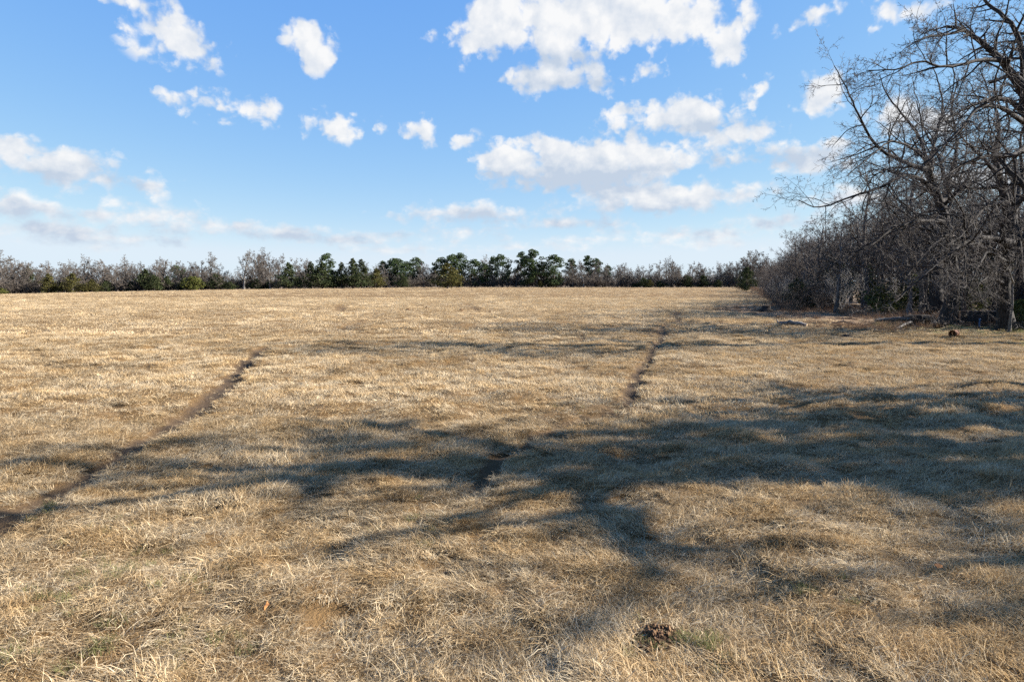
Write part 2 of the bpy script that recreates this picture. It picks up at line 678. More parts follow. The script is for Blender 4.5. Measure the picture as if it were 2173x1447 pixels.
gx = axis(-16, 16, 0.14, -3500, 3500, 1.11)
gy = axis(3.4, 27, 0.12, -400, 5000, 1.045)
GX, GY = np.meshgrid(gx, gy)
gxf, gyf = GX.ravel(), GY.ravel()
gz = height(gxf, gyf)
nx, ny = len(gx), len(gy)
ii = (np.arange(ny - 1)[:, None] * nx + np.arange(nx - 1)[None, :]).ravel()
gf = np.stack([ii, ii + 1, ii + nx + 1, ii + nx], 1)
gm = mesh_np('field', np.stack([gxf, gyf, gz], 1), gf, True)
for nm, val in (('dirt', trail(gxf, gyf, 0.06)), ('litter', litter(gxf, gyf)), ('green', greenness(gxf, gyf))):
    at_ = gm.attributes.new(nm, 'FLOAT', 'POINT')
    at_.data.foreach_set('value', val.astype(np.float32))
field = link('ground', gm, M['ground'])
tag(field, kind='structure', label='dry winter pasture ground with two worn cattle trails')

# ------------------------------------------------------------------ grass
NR = np.random.default_rng(11)


def tuft_mesh(name, nb, rad, l0, l1, w, lean, seed, up=0.55, t0=0.0, t1=1.0):
    """nb curved tapering blades, leaning over towards +X on the whole"""
    r = np.random.default_rng(seed)
    V, F, T = [], [], []
    for i in range(nb):
        a = r.uniform(0, 2 * pi)
        rr = rad * sqrt(r.uniform())
        p = np.array([rr * cos(a), rr * sin(a), -0.01])
        L = r.uniform(l0, l1)
        da = r.normal(0, 1.0)
        d = np.array([cos(da), sin(da), 0.0]) * r.uniform(0.2, 1.0) * lean
        d[2] = up * r.uniform(0.4, 1.6)
        d /= np.linalg.norm(d)
        bend = r.uniform(0.3, 1.3)
        side = np.array([-sin(da + r.normal(0, .5)), cos(da), r.normal(0, .35)])
        side /= np.linalg.norm(side)
        ww = w * r.uniform(0.6, 1.3)
        n = 4
        base = len(V)
        for k in range(n):
            t = k / (n - 1)
            hw = ww * (1 - 0.85 * t) * 0.5
            V.append(p - side * hw)
            V.append(p + side * hw)
            p = p + d * L / (n - 1)
            d = d + np.array([r.normal(0, .22), r.normal(0, .22), -bend * 0.55])
            d /= np.linalg.norm(d)
            if p[2] < 0.005:
                p[2] = 0.005 + 0.02 * r.uniform()
        for k in range(n - 1):
            b = base + 2 * k
            F.append((b, b + 1, b + 3, b + 2))
        T += [r.uniform(t0, t1)] * (2 * n)
    me = mesh_np(name, np.array(V), np.array(F), False)
    a = me.attributes.new('tint', 'FLOAT', 'POINT')
    a.data.foreach_set('value', np.array(T, np.float32))
    return me


def proto_collection(name, meshes, mat):
    c = bpy.data.collections.new(name)
    for i, me in enumerate(meshes):
        me.materials.append(mat)
        c.objects.link(bpy.data.objects.new('%s_%02d' % (name, i), me))
    return c


def scatter(name, coll, nvar, pos, rot, scl, idx):
    me = bpy.data.meshes.new(name)
    me.vertices.add(len(pos))
    me.vertices.foreach_set('co', pos.astype(np.float32).ravel())
    a = me.attributes.new('rot', 'FLOAT_VECTOR', 'POINT'); a.data.foreach_set('vector', rot.astype(np.float32).ravel())
    a = me.attributes.new('scl', 'FLOAT_VECTOR', 'POINT'); a.data.foreach_set('vector', scl.astype(np.float32).ravel())
    a = me.attributes.new('idx', 'INT', 'POINT'); a.data.foreach_set('value', idx.astype(np.int32))
    o = link(name, me)
    ng = bpy.data.node_groups.new(name, 'GeometryNodeTree')
    ng.interface.new_socket('Geometry', in_out='INPUT', socket_type='NodeSocketGeometry')
    ng.interface.new_socket('Geometry', in_out='OUTPUT', socket_type='NodeSocketGeometry')
    N = ng.nodes.new
    gi, go = N('NodeGroupInput'), N('NodeGroupOutput')
    ci = N('GeometryNodeCollectionInfo')
    ci.inputs['Collection'].default_value = coll
    ci.inputs['Separate Children'].default_value = True
    ci.inputs['Reset Children'].default_value = True
    ip = N('GeometryNodeInstanceOnPoints')
    ip.inputs['Pick Instance'].default_value = True

    def na(nm, typ):
        n = N('GeometryNodeInputNamedAttribute')
        n.data_type = typ
        n.inputs['Name'].default_value = nm
        return n.outputs[0]
    er = N('FunctionNodeEulerToRotation')
    L = ng.links.new
    L(na('rot', 'FLOAT_VECTOR'), er.inputs[0])
    L(gi.outputs[0], ip.inputs['Points'])
    L(ci.outputs[0], ip.inputs['Instance'])
    L(na('idx', 'INT'), ip.inputs['Instance Index'])
    L(er.outputs[0], ip.inputs['Rotation'])
    L(na('scl', 'FLOAT_VECTOR'), ip.inputs['Scale'])
    L(ip.outputs[0], go.inputs[0])
    md = o.modifiers.new('scatter', 'NODES')
    md.node_group = ng
    return o


def wedge_points(n, y0, y1, margin=1.5, slope=0.80):
    y = np.sqrt(NR.uniform(y0 * y0, y1 * y1, n))
    x = NR.uniform(-1, 1, n) * (y * slope + margin)
    return x, y


NV = 10
MOUND = gnd(1392, 1345)
near_c = proto_collection('grass_tuft', [tuft_mesh('tuft', 88, 0.13, 0.06, 0.21, 0.0060, 1.0, 100 + i, (0.28, 0.45, 0.62)[i % 3]) for i in range(NV)], M['grass'])
mid_c = proto_collection('grass_clump', [tuft_mesh('clump', 80, 0.28, 0.08, 0.20, 0.012, 1.0, 200 + i, 0.5) for i in range(6)], M['grass'])
far_c = proto_collection('grass_patch', [tuft_mesh('patch', 90, 0.85, 0.10, 0.22, 0.035, 1.0, 300 + i, 0.45, 0.4, 0.85) for i in range(5)], M['grass'])


def lay(name, coll, nv, x, y, smin, smax, label, grow=0.07, lit_max=0.6, gap=-0.62):
    tr = trail(x, y, grow)
    lt = litter(x, y)
    ok = (tr < 0.4 * NR.uniform(0.3, 1.2, len(x))) & (lt < NR.uniform(0.05, lit_max, len(x)))
    ok &= (0.6 * vnoise(x * 1.3, y * 1.3, 25) + 0.5 * vnoise(x * 3.1, y * 3.1, 26)) > gap + NR.normal(0, .12, len(x))
    ok &= ((x - MOUND[0]) / .25) ** 2 + ((y - MOUND[1] + .09) / .29) ** 2 > 1
    x, y = x[ok], y[ok]
    n = len(x)
    z = height(x, y)
    swirl = 2.6 * vnoise(x * 0.28, y * 0.28, 21) + 1.6 * vnoise(x * 0.9, y * 0.9, 22)
    rz = swirl + NR.normal(0, 0.7, n)
    rot = np.stack([NR.normal(0, .12, n), NR.normal(0, .12, n), rz], 1)
    clump = 0.5 + 0.5 * vnoise(x * 1.1, y * 1.1, 23)
    clump = 0.6 * clump + 0.4 * (0.5 + 0.5 * vnoise(x * 2.6, y * 2.6, 24))
    s = smin + (smax - smin) * np.clip(clump + NR.normal(0, .18, n), 0, 1)
    sz = s * NR.uniform(0.6, 1.1, n)
    o = scatter(name, coll, nv, np.stack([x, y, z], 1), rot, np.stack([s, s, sz], 1), NR.integers(0, nv, n))
    tag(o, label, 'grass', kind='stuff')
    return o


x, y = wedge_points(17000, 3.2, 13.5)
lay('dry_grass', near_c, NV, x, y, 0.5, 1.45, 'matted straw coloured grass of the close foreground', gap=-0.95)
x, y = wedge_points(600, 3.2, 30)
lay('dry_grass', near_c, NV, x, y, 1.1, 1.65, 'taller bleached grass tussocks standing out of the matted sward', gap=-0.2)
x, y = wedge_points(30000, 13.2, 36)
lay('dry_grass', mid_c, 6, x, y, 0.55, 1.15, 'short dry grass of the middle of the pasture', 0.085)
x, y = wedge_points(42000, 35, 120, 4)
lay('dry_grass', far_c, 5, x, y, 0.5, 1.05, 'pale dry grass towards the far side of the pasture', 0.35, gap=-9)
x, y = wedge_points(30000, 118, 345, 10)
lay('dry_grass', far_c, 5, x, y, 0.7, 1.4, 'thin pale grass along the far treeline', 0.35, gap=-9)

# trodden remnants of grass in the ruts
rx, ry = [], []
for (ax, ay, bx, by, w, s_) in TSEG[:26]:
    L_ = math.hypot(bx - ax, by - ay)
    for k in range(int(L_ * 10) + 1):
        t_ = NR.uniform()
        rx.append(ax + (bx - ax) * t_ + NR.normal(0, w * 1.1))
        ry.append(ay + (by - ay) * t_ + NR.normal(0, w * 1.1))
rx, ry = np.array(rx), np.array(ry)
n = len(rx)
s = NR.uniform(.2, .5, n)
o = scatter('trodden_grass', near_c, NV, np.stack([rx, ry, height(rx, ry)], 1),
            np.stack([NR.normal(0, .2, n), NR.normal(0, .2, n), NR.uniform(0, 6.28, n)], 1), np.stack([s, s, s * .7], 1), NR.integers(0, NV, n))
tag(o, 'trodden remnants of dry grass in the cattle trails', 'grass', kind='stuff')

# green sprigs in the sward
gc = proto_collection('green_tuft', [tuft_mesh('sprig', 40, 0.10, 0.06, 0.16, 0.006, 0.8, 400 + i, 1.0) for i in range(3)], M['green'])
gp = []
for (px, py, n, r) in [(1495, 1365, 14, .10), (240, 1200, 16, .28), (225, 1390, 8, .2), (40, 1420, 10, .25), (120, 1265, 6, .2),
                       (860, 1140, 6, .3), (185, 1130, 6, .3), (60, 1090, 6, .3), (380, 1390, 9, .2), (1350, 1355, 5, .15),
                       (1750, 1280, 4, .2), (130, 1290, 4, .1), (870, 1100, 4, .3), (1225, 885, 5, .4), (370, 1245, 5, .3)]:
    cx, cy = gnd(px, py)
    for k in range(n):
        gp.append((cx + NR.normal(0, r), cy + NR.normal(0, r)))
for k in range(420):   # greener ground by the trees
    yy = NR.uniform(29, 46)
    xx = edge_x(yy) + NR.uniform(-7, 6)
    if vnoise(np.array([xx * .35]), np.array([yy * .9]), 31)[0] > 0.0:
        gp.append((xx, yy))
gp = np.array(gp)
n = len(gp)
s = np.where(gp[:, 1] > 20, 1.9, 0.75) * NR.uniform(.7, 1.2, n)
o = scatter('green_grass', gc, 3, np.stack([gp[:, 0], gp[:, 1], height(gp[:, 0], gp[:, 1]) + 0.03], 1),
            np.stack([np.zeros(n), np.zeros(n), NR.uniform(0, 6.28, n)], 1), np.stack([s, s, s], 1), NR.integers(0, 3, n))
tag(o, 'green sprigs of new grass showing through the dry pasture', 'grass', kind='stuff')

# dead brown weeds along the foot of the wood and around the logs
wc = proto_collection('weed', [tuft_mesh('weedclump', 60, 0.35, 0.25, 0.75, 0.016, 0.9, 500 + i, 1.2) for i in range(5)], M['weed'])
wx, wy = [], []
for k in range(5200):
    yy = 34 + 296 * NR.uniform() ** 2.2
    d = NR.normal(1.5, 2.6)
    if yy < 72:
        d = NR.uniform(-9, 8)
        xx = edge_x(yy) + d
        if d < -1 and vnoise(np.array([xx * .25]), np.array([yy * .33]), 41)[0] < 0.12:
            continue
        if yy < 41 and d < 1.5:
            continue
    wx.append(edge_x(yy) + d)
    wy.append(yy)
for (px, py, n, r) in [(1880, 700, 45, 1.3), (1900, 693, 30, 1.5), (1840, 697, 30, 1.4), (1780, 692, 26, 1.4), (1745, 690, 16, .9),
                       (1660, 690, 14, 1.2), (1650, 660, 30, 1.6), (1700, 655, 40, 3), (1960, 690, 25, 1.4)]:
    cx, cy = gnd(px, py)
    wx += list(cx + NR.normal(0, r, n))
    wy += list(cy + NR.normal(0, r * 1.2, n))
wx, wy = np.array(wx), np.array(wy)
n = len(wx)
s = NR.uniform(0.45, 1.15, n) * np.where(wx > edge_x(wy), 1.2, 0.75)
o = scatter('dead_weeds', wc, 5, np.stack([wx, wy, height(wx, wy)], 1),
            np.stack([NR.normal(0, .15, n), NR.normal(0, .15, n), NR.uniform(0, 6.28, n)], 1), np.stack([s, s, s * NR.uniform(.6, 1.1, n)], 1),
            NR.integers(0, 5, n))
tag(o, 'brown dead weeds and brambles along the foot of the wood', 'weeds', kind='stuff')

# ------------------------------------------------------------------ bare trees
def rnd_dir(rng):
    while True:
        a, b, c = rng.uniform(-1, 1), rng.uniform(-1, 1), rng.uniform(-1, 1)
        q = a * a + b * b + c * c
        if 0.01 < q < 1:
            q = sqrt(q)
            return a / q, b / q, c / q


def norm(d):
    q = sqrt(d[0] ** 2 + d[1] ** 2 + d[2] ** 2) + 1e-9
    return d[0] / q, d[1] / q, d[2] / q


class Spec:
    def __init__(s, n, ratio, ang, gnarl, trop, seg, rmin, maxlev, t0=(0.35, 0.15, 0.12, 0.1, 0.1), taper=0.3, rk=0.62):
        s.n, s.ratio, s.ang, s.gnarl, s.trop, s.seg, s.rmin, s.maxlev, s.t0, s.taper, s.rk = n, ratio, ang, gnarl, trop, seg, rmin, maxlev, t0, taper, rk


def spawn(out, pts, rad, length, lev, S, rng, root, n=None):
    """side branches along a finished polyline of level lev"""
    if lev >= S.maxlev:
        return
    n = S.n[lev] if n is None else n
    n = max(1, int(round(n * rng.uniform(0.8, 1.2))))
    m = len(pts) - 1
    phi = rng.uniform(0, 6.28)
    for k in range(n):
        t = S.t0[lev] + (1 - S.t0[lev]) * (k + rng.uniform(0.2, 1.0)) / n
        i = min(m, max(1, int(round(t * m))))
        b, a = pts[i], pts[i - 1]
        d = norm((b[0] - a[0], b[1] - a[1], b[2] - a[2]))
        phi += 2.4 + rng.uniform(-.6, .6)
        h = (1, 0, 0) if abs(d[2]) > 0.7 else (0, 0, 1)
        u = norm((d[1] * h[2] - d[2] * h[1], d[2] * h[0] - d[0] * h[2], d[0] * h[1] - d[1] * h[0]))
        v = (d[1] * u[2] - d[2] * u[1], d[2] * u[0] - d[0] * u[2], d[0] * u[1] - d[1] * u[0])
        an = radians(rng.uniform(*S.ang[lev])) * (0.55 if k == n - 1 else 1)
        cp, sp, ca, sa = cos(phi), sin(phi), cos(an), sin(an)
        c = (d[0] * ca + (u[0] * cp + v[0] * sp) * sa, d[1] * ca + (u[1] * cp + v[1] * sp) * sa, d[2] * ca + (u[2] * cp + v[2] * sp) * sa)
        cl = length * S.ratio[lev] * (1 - 0.5 * t) * rng.uniform(0.7, 1.3)
        cr = max(S.rmin, rad[i] * S.rk * rng.uniform(.75, 1.1))
        grow(out, b, c, cl, cr, lev + 1, S, rng, (root if lev > 0 else len(out[1])))


def grow(out, p, d, length, r, lev, S, rng, root):
    seg = S.seg[lev]
    n = max(2, int(math.ceil(length / seg)))
    pts, rad = [p], [r]
    d = norm(d)
    g, tr = S.gnarl[lev], S.trop[lev]
    st = length / n
    for i in range(n):
        e = rnd_dir(rng)
        d = norm((d[0] + g * e[0], d[1] + g * e[1], d[2] + g * e[2] + tr))
        p = (p[0] + d[0] * st, p[1] + d[1] * st, p[2] + d[2] * st)
        if p[2] < 0.6 and lev > 0:
            d = norm((d[0], d[1], abs(d[2]) + .2))
        pts.append(p)
        rad.append(max(S.rmin * 0.6, r * (1 - (1 - S.taper) * (i + 1) / n)))
    out[lev].append((pts, rad, root))
    spawn(out, pts, rad, length, lev, S, rng, root)


def tubes(polys, sides, cap=False):
    """every polyline a tapering tube; returns verts, quads"""
    if not polys:
        return np.zeros((0, 3)), np.zeros((0, 4), int)
    P = np.concatenate([np.array(p[0], float) for p in polys])
    R = np.concatenate([np.array(p[1], float) for p in polys])
    ln = np.array([len(p[0]) for p in polys])
    st = np.concatenate([[0], np.cumsum(ln)[:-1]])
    en = st + ln - 1
    pid = np.repeat(np.arange(len(polys)), ln)
    T = np.zeros_like(P)
    T[:-1] += P[1:] - P[:-1]
    T[en[:-1]] = 0
    T2 = np.zeros_like(P)
    T2[1:] = P[1:] - P[:-1]
    T2[st] = 0
    T = T + T2
    T /= np.linalg.norm(T, axis=1, keepdims=True) + 1e-9
    ax = P[en] - P[st]
    ax /= np.linalg.norm(ax, axis=1, keepdims=True) + 1e-9
    ref = np.where(np.abs(ax[:, 2:3]) > 0.75, np.array([[1.0, 0.13, 0]]), np.array([[0.1, 0.05, 1.0]]))[pid]
    U = np.cross(T, ref)
    U /= np.linalg.norm(U, axis=1, keepdims=True) + 1e-9
    W = np.cross(T, U)
    a = np.arange(sides) * 2 * pi / sides
    V = P[:, None, :] + R[:, None, None] * (np.cos(a)[None, :, None] * U[:, None, :] + np.sin(a)[None, :, None] * W[:, None, :])
    seg = np.setdiff1d(np.arange(len(P)), en)
    k = np.arange(sides)
    k2 = (k + 1) % sides
    F = np.stack([seg[:, None] * sides + k, seg[:, None] * sides + k2, (seg[:, None] + 1) * sides + k2, (seg[:, None] + 1) * sides + k], 2).reshape(-1, 4)
    return V.reshape(-1, 3), F


def tube_mesh(name, groups):
    VV, FF, o = [], [], 0
    for polys, sides in groups:
        v, f = tubes(polys, sides)
        VV.append(v)
        FF.append(f + o)
        o += len(v)
    return mesh_np(name, np.concatenate(VV), np.concatenate(FF), True)


def flare(pts, rad, k=1.45, n=3):
    rad = list(rad)
    for i in range(min(n, len(rad))):
        rad[i] *= 1 + (k - 1) * (1 - i / n) ** 2
    return pts, rad


# ---- ordinary wood trees -------------------------------------------------
WOOD = Spec(n=(9, 8, 6, 4), ratio=(0.50, 0.5, 0.5, 0.55), ang=((35, 70), (30, 65), (30, 70), (30, 70)),
            gnarl=(0.10, 0.20, 0.26, 0.3, 0.3), trop=(0.05, 0.07, 0.05, 0.03, 0.0), seg=(0.8, 0.5, 0.4, 0.3, 0.25), rmin=0.014, maxlev=4,
            t0=(0.28, 0.15, 0.1, 0.1))
FAR = Spec(n=(10, 8, 6, 3), ratio=(0.5, 0.5, 0.52, 0.55), ang=((30, 65), (30, 60), (30, 70), (30, 70)),
           gnarl=(0.12, 0.2, 0.25, 0.3, 0.3), trop=(0.05, 0.07, 0.06, 0.03, 0.0), seg=(1.5, 1.1, 0.9, 0.8, .5), rmin=0.038, maxlev=4,
           t0=(0.25, 0.15, 0.1, 0.1))


def make_bare(S, h, r, seed, barkm, twigm, lean=0.1):
    rng = random.Random(seed)
    out = [[] for _ in range(6)]
    grow(out, (0, 0, -0.15), (rng.uniform(-lean, lean), rng.uniform(-lean, lean), 1), h * 0.72, r, 0, S, rng, 0)
    pts, rad, q = out[0][0]
    out[0][0] = (*flare(pts, rad), q)
    tm = tube_mesh('trunk', [(out[0], 8), (out[1], 5)])
    tm.materials.append(barkm)
    cm = tube_mesh('crown', [(out[2], 4), (out[3], 3), (out[4], 3)])
    cm.materials.append(twigm)
    return tm, cm


wood_protos = [make_bare(WOOD, h, r, 40 + i, M['wbark'], M['wtwig']) for i, (h, r) in
               enumerate([(11.5, .20), (10.5, .16), (12.5, .24), (9.5, .15), (11, .19), (8.5, .12)])]
far_protos = [make_bare(FAR, h, r, 80 + i, M['wbark'], M['ftwig']) for i, (h, r) in
              enumerate([(13, .28), (12, .24), (14, .3), (11, .22), (9.5, .2), (12.5, .26)])]
M['ash'] = mk_bark('ash_bark', (0.13, 0.115, 0.10), (0.24, 0.215, 0.19), 4)
pale_protos = [make_bare(FAR, h, r, 95 + i, M['ash'], M['ftwig']) for i, (h, r) in enumerate([(14, .33), (12, .26)])]


def put_tree(name, proto, x, y, s, rz, label, group=None, cat='tree', sz=None, names=('trunk', 'crown')):
    e = empty(name, (x, y, hz(x, y)), rz)
    e.scale = (s, s, sz or s)
    for nm, me in zip(names, proto):
        c = bpy.data.objects.new(nm, me)
        COL.objects.link(c)
        c.parent = e
    tag(e, label, cat, group)
    return e


# ---- shrubs ---------------------------------------------------------------
SHR = Spec(n=(5, 5, 4), ratio=(0.6, 0.55, 0.5), ang=((20, 50), (25, 60), (30, 60)), gnarl=(0.16, 0.22, 0.28, 0.3),
           trop=(0.02, 0.03, 0.02, 0.0), seg=(0.4, 0.35, 0.3, 0.25), rmin=0.008, maxlev=3, t0=(0.2, 0.15, 0.1))


def make_shrub(seed, n, h, spread, mat):
    rng = random.Random(seed)
    out = [[] for _ in range(5)]
    for k in range(n):
        a = rng.uniform(0, 6.28)
        d = (cos(a) * spread * rng.uniform(.3, 1), sin(a) * spread * rng.uniform(.3, 1), 1)
        grow(out, (cos(a) * .15, sin(a) * .15, -.05), d, h * rng.uniform(.6, 1), 0.028, 0, SHR, rng, 0)
    a = tube_mesh('stems', [(out[0], 5)])
    b = tube_mesh('twigs', [(out[1], 4), (out[2], 3), (out[3], 3)])
    a.materials.append(mat)
    b.materials.append(mat)
    return a, b


shrub_protos = [make_shrub(1, 12, 3.4, 0.7, M['wtwig']), make_shrub(2, 10, 2.6, 0.9, M['wtwig']), make_shrub(3, 14, 4.2, 0.55, M['wtwig'])]
pale_shrub = make_shrub(4, 16, 4.6, 0.75, M['pale'])
far_shrub = []
for sd_ in (5, 6, 7):
    rng = random.Random(sd_)
    out = [[] for _ in range(5)]
    S2 = Spec(n=(5, 5, 3), ratio=(0.6, 0.55, 0.5), ang=((20, 50), (25, 60), (30, 60)), gnarl=(0.16, 0.22, 0.28, 0.3),
              trop=(0.02, 0.03, 0.02, 0.0), seg=(0.8, 0.7, 0.6, 0.5), rmin=0.042, maxlev=3, t0=(0.1, 0.1, 0.1))
    for k in range(13):
        a = rng.uniform(0, 6.28)
        grow(out, (cos(a) * .8, sin(a) * .8, -.05), (cos(a) * .7, sin(a) * .7, 1), 4.0 * rng.uniform(.5, 1), 0.04, 0, S2, rng, 0)
    a = tube_mesh('stems', [(out[0], 4)])
    b = tube_mesh('twigs', [(out[1], 3), (out[2], 3), (out[3], 3)])
    a.materials.append(M['wbark'])
    b.materials.append(M['ftwig'])
    far_shrub.append((a, b))

# ---- evergreens -----------------------------------------------------------
def leaf_faces(P, size, seed, updir=0.3):
    """a bent pair of small triangles at every point"""
    r = np.random.default_rng(seed)
    n = len(P)
    a = r.normal(0, 1, (n, 3))
    a[:, 2] += updir
    a /= np.linalg.norm(a, axis=1, keepdims=True)
    b = np.cross(a, r.normal(0, 1, (n, 3)))
    b /= np.linalg.norm(b, axis=1, keepdims=True) + 1e-9
    c = np.cross(a, b)
    s = size * r.uniform(.55, 1.35, (n, 1))
    V = np.stack([P - a * s * .5, P + b * s * .42, P + a * s * .6, P - b * s * .42 + c * s * .25], 1).reshape(-1, 3)
    i = np.arange(n) * 4
    F = np.concatenate([np.stack([i, i + 1, i + 2], 1), np.stack([i, i + 2, i + 3], 1)])
    return V, F, np.repeat(r.uniform(0, 1, n), 4)


def leaf_mesh(name, P, size, seed, mat):
    V, F, T = leaf_faces(P, size, seed)
    me = mesh_np(name, V, F, False)
    a = me.attributes.new('tint', 'FLOAT', 'POINT')
    a.data.foreach_set('value', T.astype(np.float32))
    me.materials.append(mat)
    return me


def cedar(seed, h, w, n, size, mat, shape=0.8, base=0.06):
    """juniper: sprays on whorls of ascending branches, pointed and ragged"""
    r = np.random.default_rng(seed)
    pts = []
    nb = int(46 + h * 5)
    bw = []
    for k in range(nb):
        t = base + (1 - base) * (k + r.uniform()) / nb
        z = t * h
        prof = min(1.0, (t + 0.12) / 0.28) * max(0.02, (1 - t)) ** shape
        L = w * 0.5 * prof * r.uniform(0.6, 1.2) * 1.25
        a = r.uniform(0, 2 * pi)
        up = r.uniform(0.1, 0.55)
        bw.append(([(0, 0, z), (cos(a) * L * .8, sin(a) * L * .8, z + up * L * .8)], [0.03, 0.012], 0))
        m = max(4, int(n / nb * (0.35 + 1.3 * prof)))
        s = r.uniform(0.15, 1.0, m) ** 0.7
        j = r.normal(0, 0.10 + 0.10 * L, (m, 3))
        pts.append(np.stack([cos(a) * L * s, sin(a) * L * s, z + up * L * s - .10 * L * s * s], 1) + j)
    P = np.concatenate(pts)
    P[:, 2] = np.clip(P[:, 2], 0.05 * h * r.uniform(.3, 1.2, len(P)), None)
    tm = tube_mesh('trunk', [([([(0, 0, -.2), (0.05, 0, h * .5), (0, 0, h * .93)], [h * .022, h * .014, .02], 0)], 7), (bw, 3)])
    tm.materials.append(M['wbark'])
    return tm, leaf_mesh('crown', P, size, seed, mat)


def pine(seed, h, w, nclump, per, size, mat, low=0.4):
    r = np.random.default_rng(seed)
    pts, bw = [], []
    for k in range(nclump):
        t = low + (1 - low) * (k + r.uniform(0, 1)) / nclump
        prof = (0.55 + 0.45 * sin(pi * min(1, (t - low) / (1 - low) * 0.75 + .2))) * (1 if t < .9 else .5)
        L = w * .5 * prof * r.uniform(.35, 1.0)
        a = r.uniform(0, 2 * pi)
        c = np.array([cos(a) * L, sin(a) * L, t * h + L * .25])
        bw.append(([(0, 0, t * h - .3), tuple(c)], [0.07, 0.03], 0))
        rad = r.uniform(.13, .24) * w
        q = r.normal(0, 1, (per, 3))
        q /= np.linalg.norm(q, axis=1, keepdims=True)
        q *= r.uniform(.35, 1.0, (per, 1)) ** .5 * rad
        q[:, 2] *= .62
        pts.append(c + q)
    P = np.concatenate(pts)
    tm = tube_mesh('trunk', [([([(0, 0, -.2), (.1, .05, h * .4), (-.05, 0, h * .75), (0, 0, h * .96)], [h * .016, h * .013, h * .008, .03], 0)], 7), (bw, 4)])
    tm.materials.append(M['wbark'])
    return tm, leaf_mesh('crown', P, size, seed, mat)


cedars = [cedar(600, 9, 6.5, 2600, .34, M['cedar']), cedar(601, 11, 6.0, 2800, .34, M['cedar'], .7), cedar(602, 7.5, 6.5, 2400, .34, M['cedar'], .6)]
cedars_b = [cedar(610, 8.5, 6.8, 2600, .34, M['cedar_b'], .75), cedar(611, 8, 5.6, 2400, .34, M['cedar_b'], .8)]
cedar_y = cedar(615, 5.0, 5.6, 2000, .32, M['cedar_y'], .42)
pines = [pine(620, 17, 8, 38, 90, .46, M['pine'], .24), pine(621, 15, 7.5, 34, 90, .46, M['pine'], .2), pine(622, 18, 7, 36, 90, .46, M['pine'], .26),
         pine(623, 14, 8.5, 40, 90, .46, M['pine'], .1)]
bush = cedar(630, 3.0, 3.4, 1500, .20, M['bush'], .45, .02)
near_cedar = cedar(631, 5.0, 4.2, 4200, .17, M['cedar'], .6, .02)

# ------------------------------------------------------------------ the far treeline
FT = random.Random(77)
def xat(px, D):
    return (px - 1086.5) / FPX * D


def fardist(px):
    D = 320.0
    for _ in range(4):
        D = float(far_edge(xat(px, D)))
    return D


def far_at(px, back):
    D = fardist(px) + back
    return xat(px, D), D


def top_scale(px, D, ytop, h):
    """scale so that a tree of height h reaches photo row ytop from distance D"""
    x = xat(px, D)
    zt = CAM_H + (598 - ytop) / FPX * D
    return (zt - hz(x, D)) / h


BARE_TOPS = [(8, 552), (30, 548), (55, 556), (85, 566), (110, 562), (140, 566), (160, 552), (182, 548), (205, 550), (225, 545), (248, 556), (272, 553),
             (290, 556), (312, 558), (335, 560), (358, 550), (385, 550), (405, 552), (428, 556), (450, 556), (470, 565), (545, 545), (562, 540),
             (588, 546), (640, 552), (655, 556), (775, 548), (800, 556), (820, 560), (900, 560), (915, 566), (1035, 556), (1095, 556), (1150, 556),
             (1215, 556), (1265, 562), (1285, 566), (1310, 565), (1335, 566), (1350, 570), (1372, 565), (1395, 566), (1425, 552), (1440, 560),
             (1465, 568), (1480, 568), (1520, 562), (1500, 572), (1545, 566), (1562, 556), (1578, 548), (1592, 545), (1608, 540), (1625, 535)]
HP = [13, 12, 14, 11, 9.5, 12.5]
SPAN = [(95, 'at the low end of the far treeline'), (215, 'behind the two bronze cedars across the field'),
        (400, 'between bronze cedars and yellow green bush'), (505, 'between yellow green bush and tall pale tree'),
        (605, 'between tall pale tree and cedar row'), (790, 'behind the dark cedar row'), (925, 'between cedar row and lone wide cedar'),
        (1100, 'among the pines behind the lone wide cedar'), (1235, 'around the tallest pine of the far treeline'),
        (1390, 'just past the last pines of the far treeline'), (9999, 'where the far treeline nears the wood')]


def span(px):
    return next(t for lim, t in SPAN if px < lim)


def wood_span(x, y):
    px = 1086.5 + FPX * x / y
    if px > 1960 and y < 100:
        return 'behind the steel trough and the old oaks'
    if y < 64:
        return 'at the corner of the wood behind the logs'
    if y < 95:
        return 'along the wood edge beyond the pale shrubs'
    if y < 160:
        return 'half way along the wood beside the field'
    return 'at the far end of the wood'


ROWS = ('leafless grey front tree ', 'leafless grey second row tree ', 'leafless grey deepest row tree ')
for (px, yt) in BARE_TOPS:
    for row in range(3):
        q = px + FT.uniform(-9, 9) * row
        x, D = far_at(q, 4 + 9 * row + FT.uniform(-2, 3))
        k = FT.randrange(6)
        s = top_scale(q, D, yt + row * FT.uniform(0, 10) - 4 + FT.choice((-13, -6, -2, 0, 4, 10)), HP[k] * .93)
        put_tree('bare_tree', far_protos[k], x, D, s * FT.uniform(.9, 1.0), FT.uniform(0, 6.28),
                 ROWS[row] + span(q), 'bare trees of the far treeline', sz=s)
for (px, yt, nm) in [(519, 529, 'tall spreading pale bare tree standing out above the far treeline'),
                     (1238, 552, 'bare tree with pale forking limbs beside the last tall pine of the far treeline')]:
    x, D = far_at(px, 0)
    s = top_scale(px, D, yt, 13.0)
    put_tree('bare_tree', pale_protos[0], x, D, s, 1.0 + px, nm)
for k, (px, yt) in enumerate([(415, 575), (575, 556), (1140, 570), (925, 575), (1305, 590)]):
    x, D = far_at(px, -1)
    put_tree('bare_tree', pale_protos[1], x, D, top_scale(px, D, yt, 11), FT.uniform(0, 6), 'pale barked leafless tree in the treeline across the field',
             'pale bare trees of the far treeline')
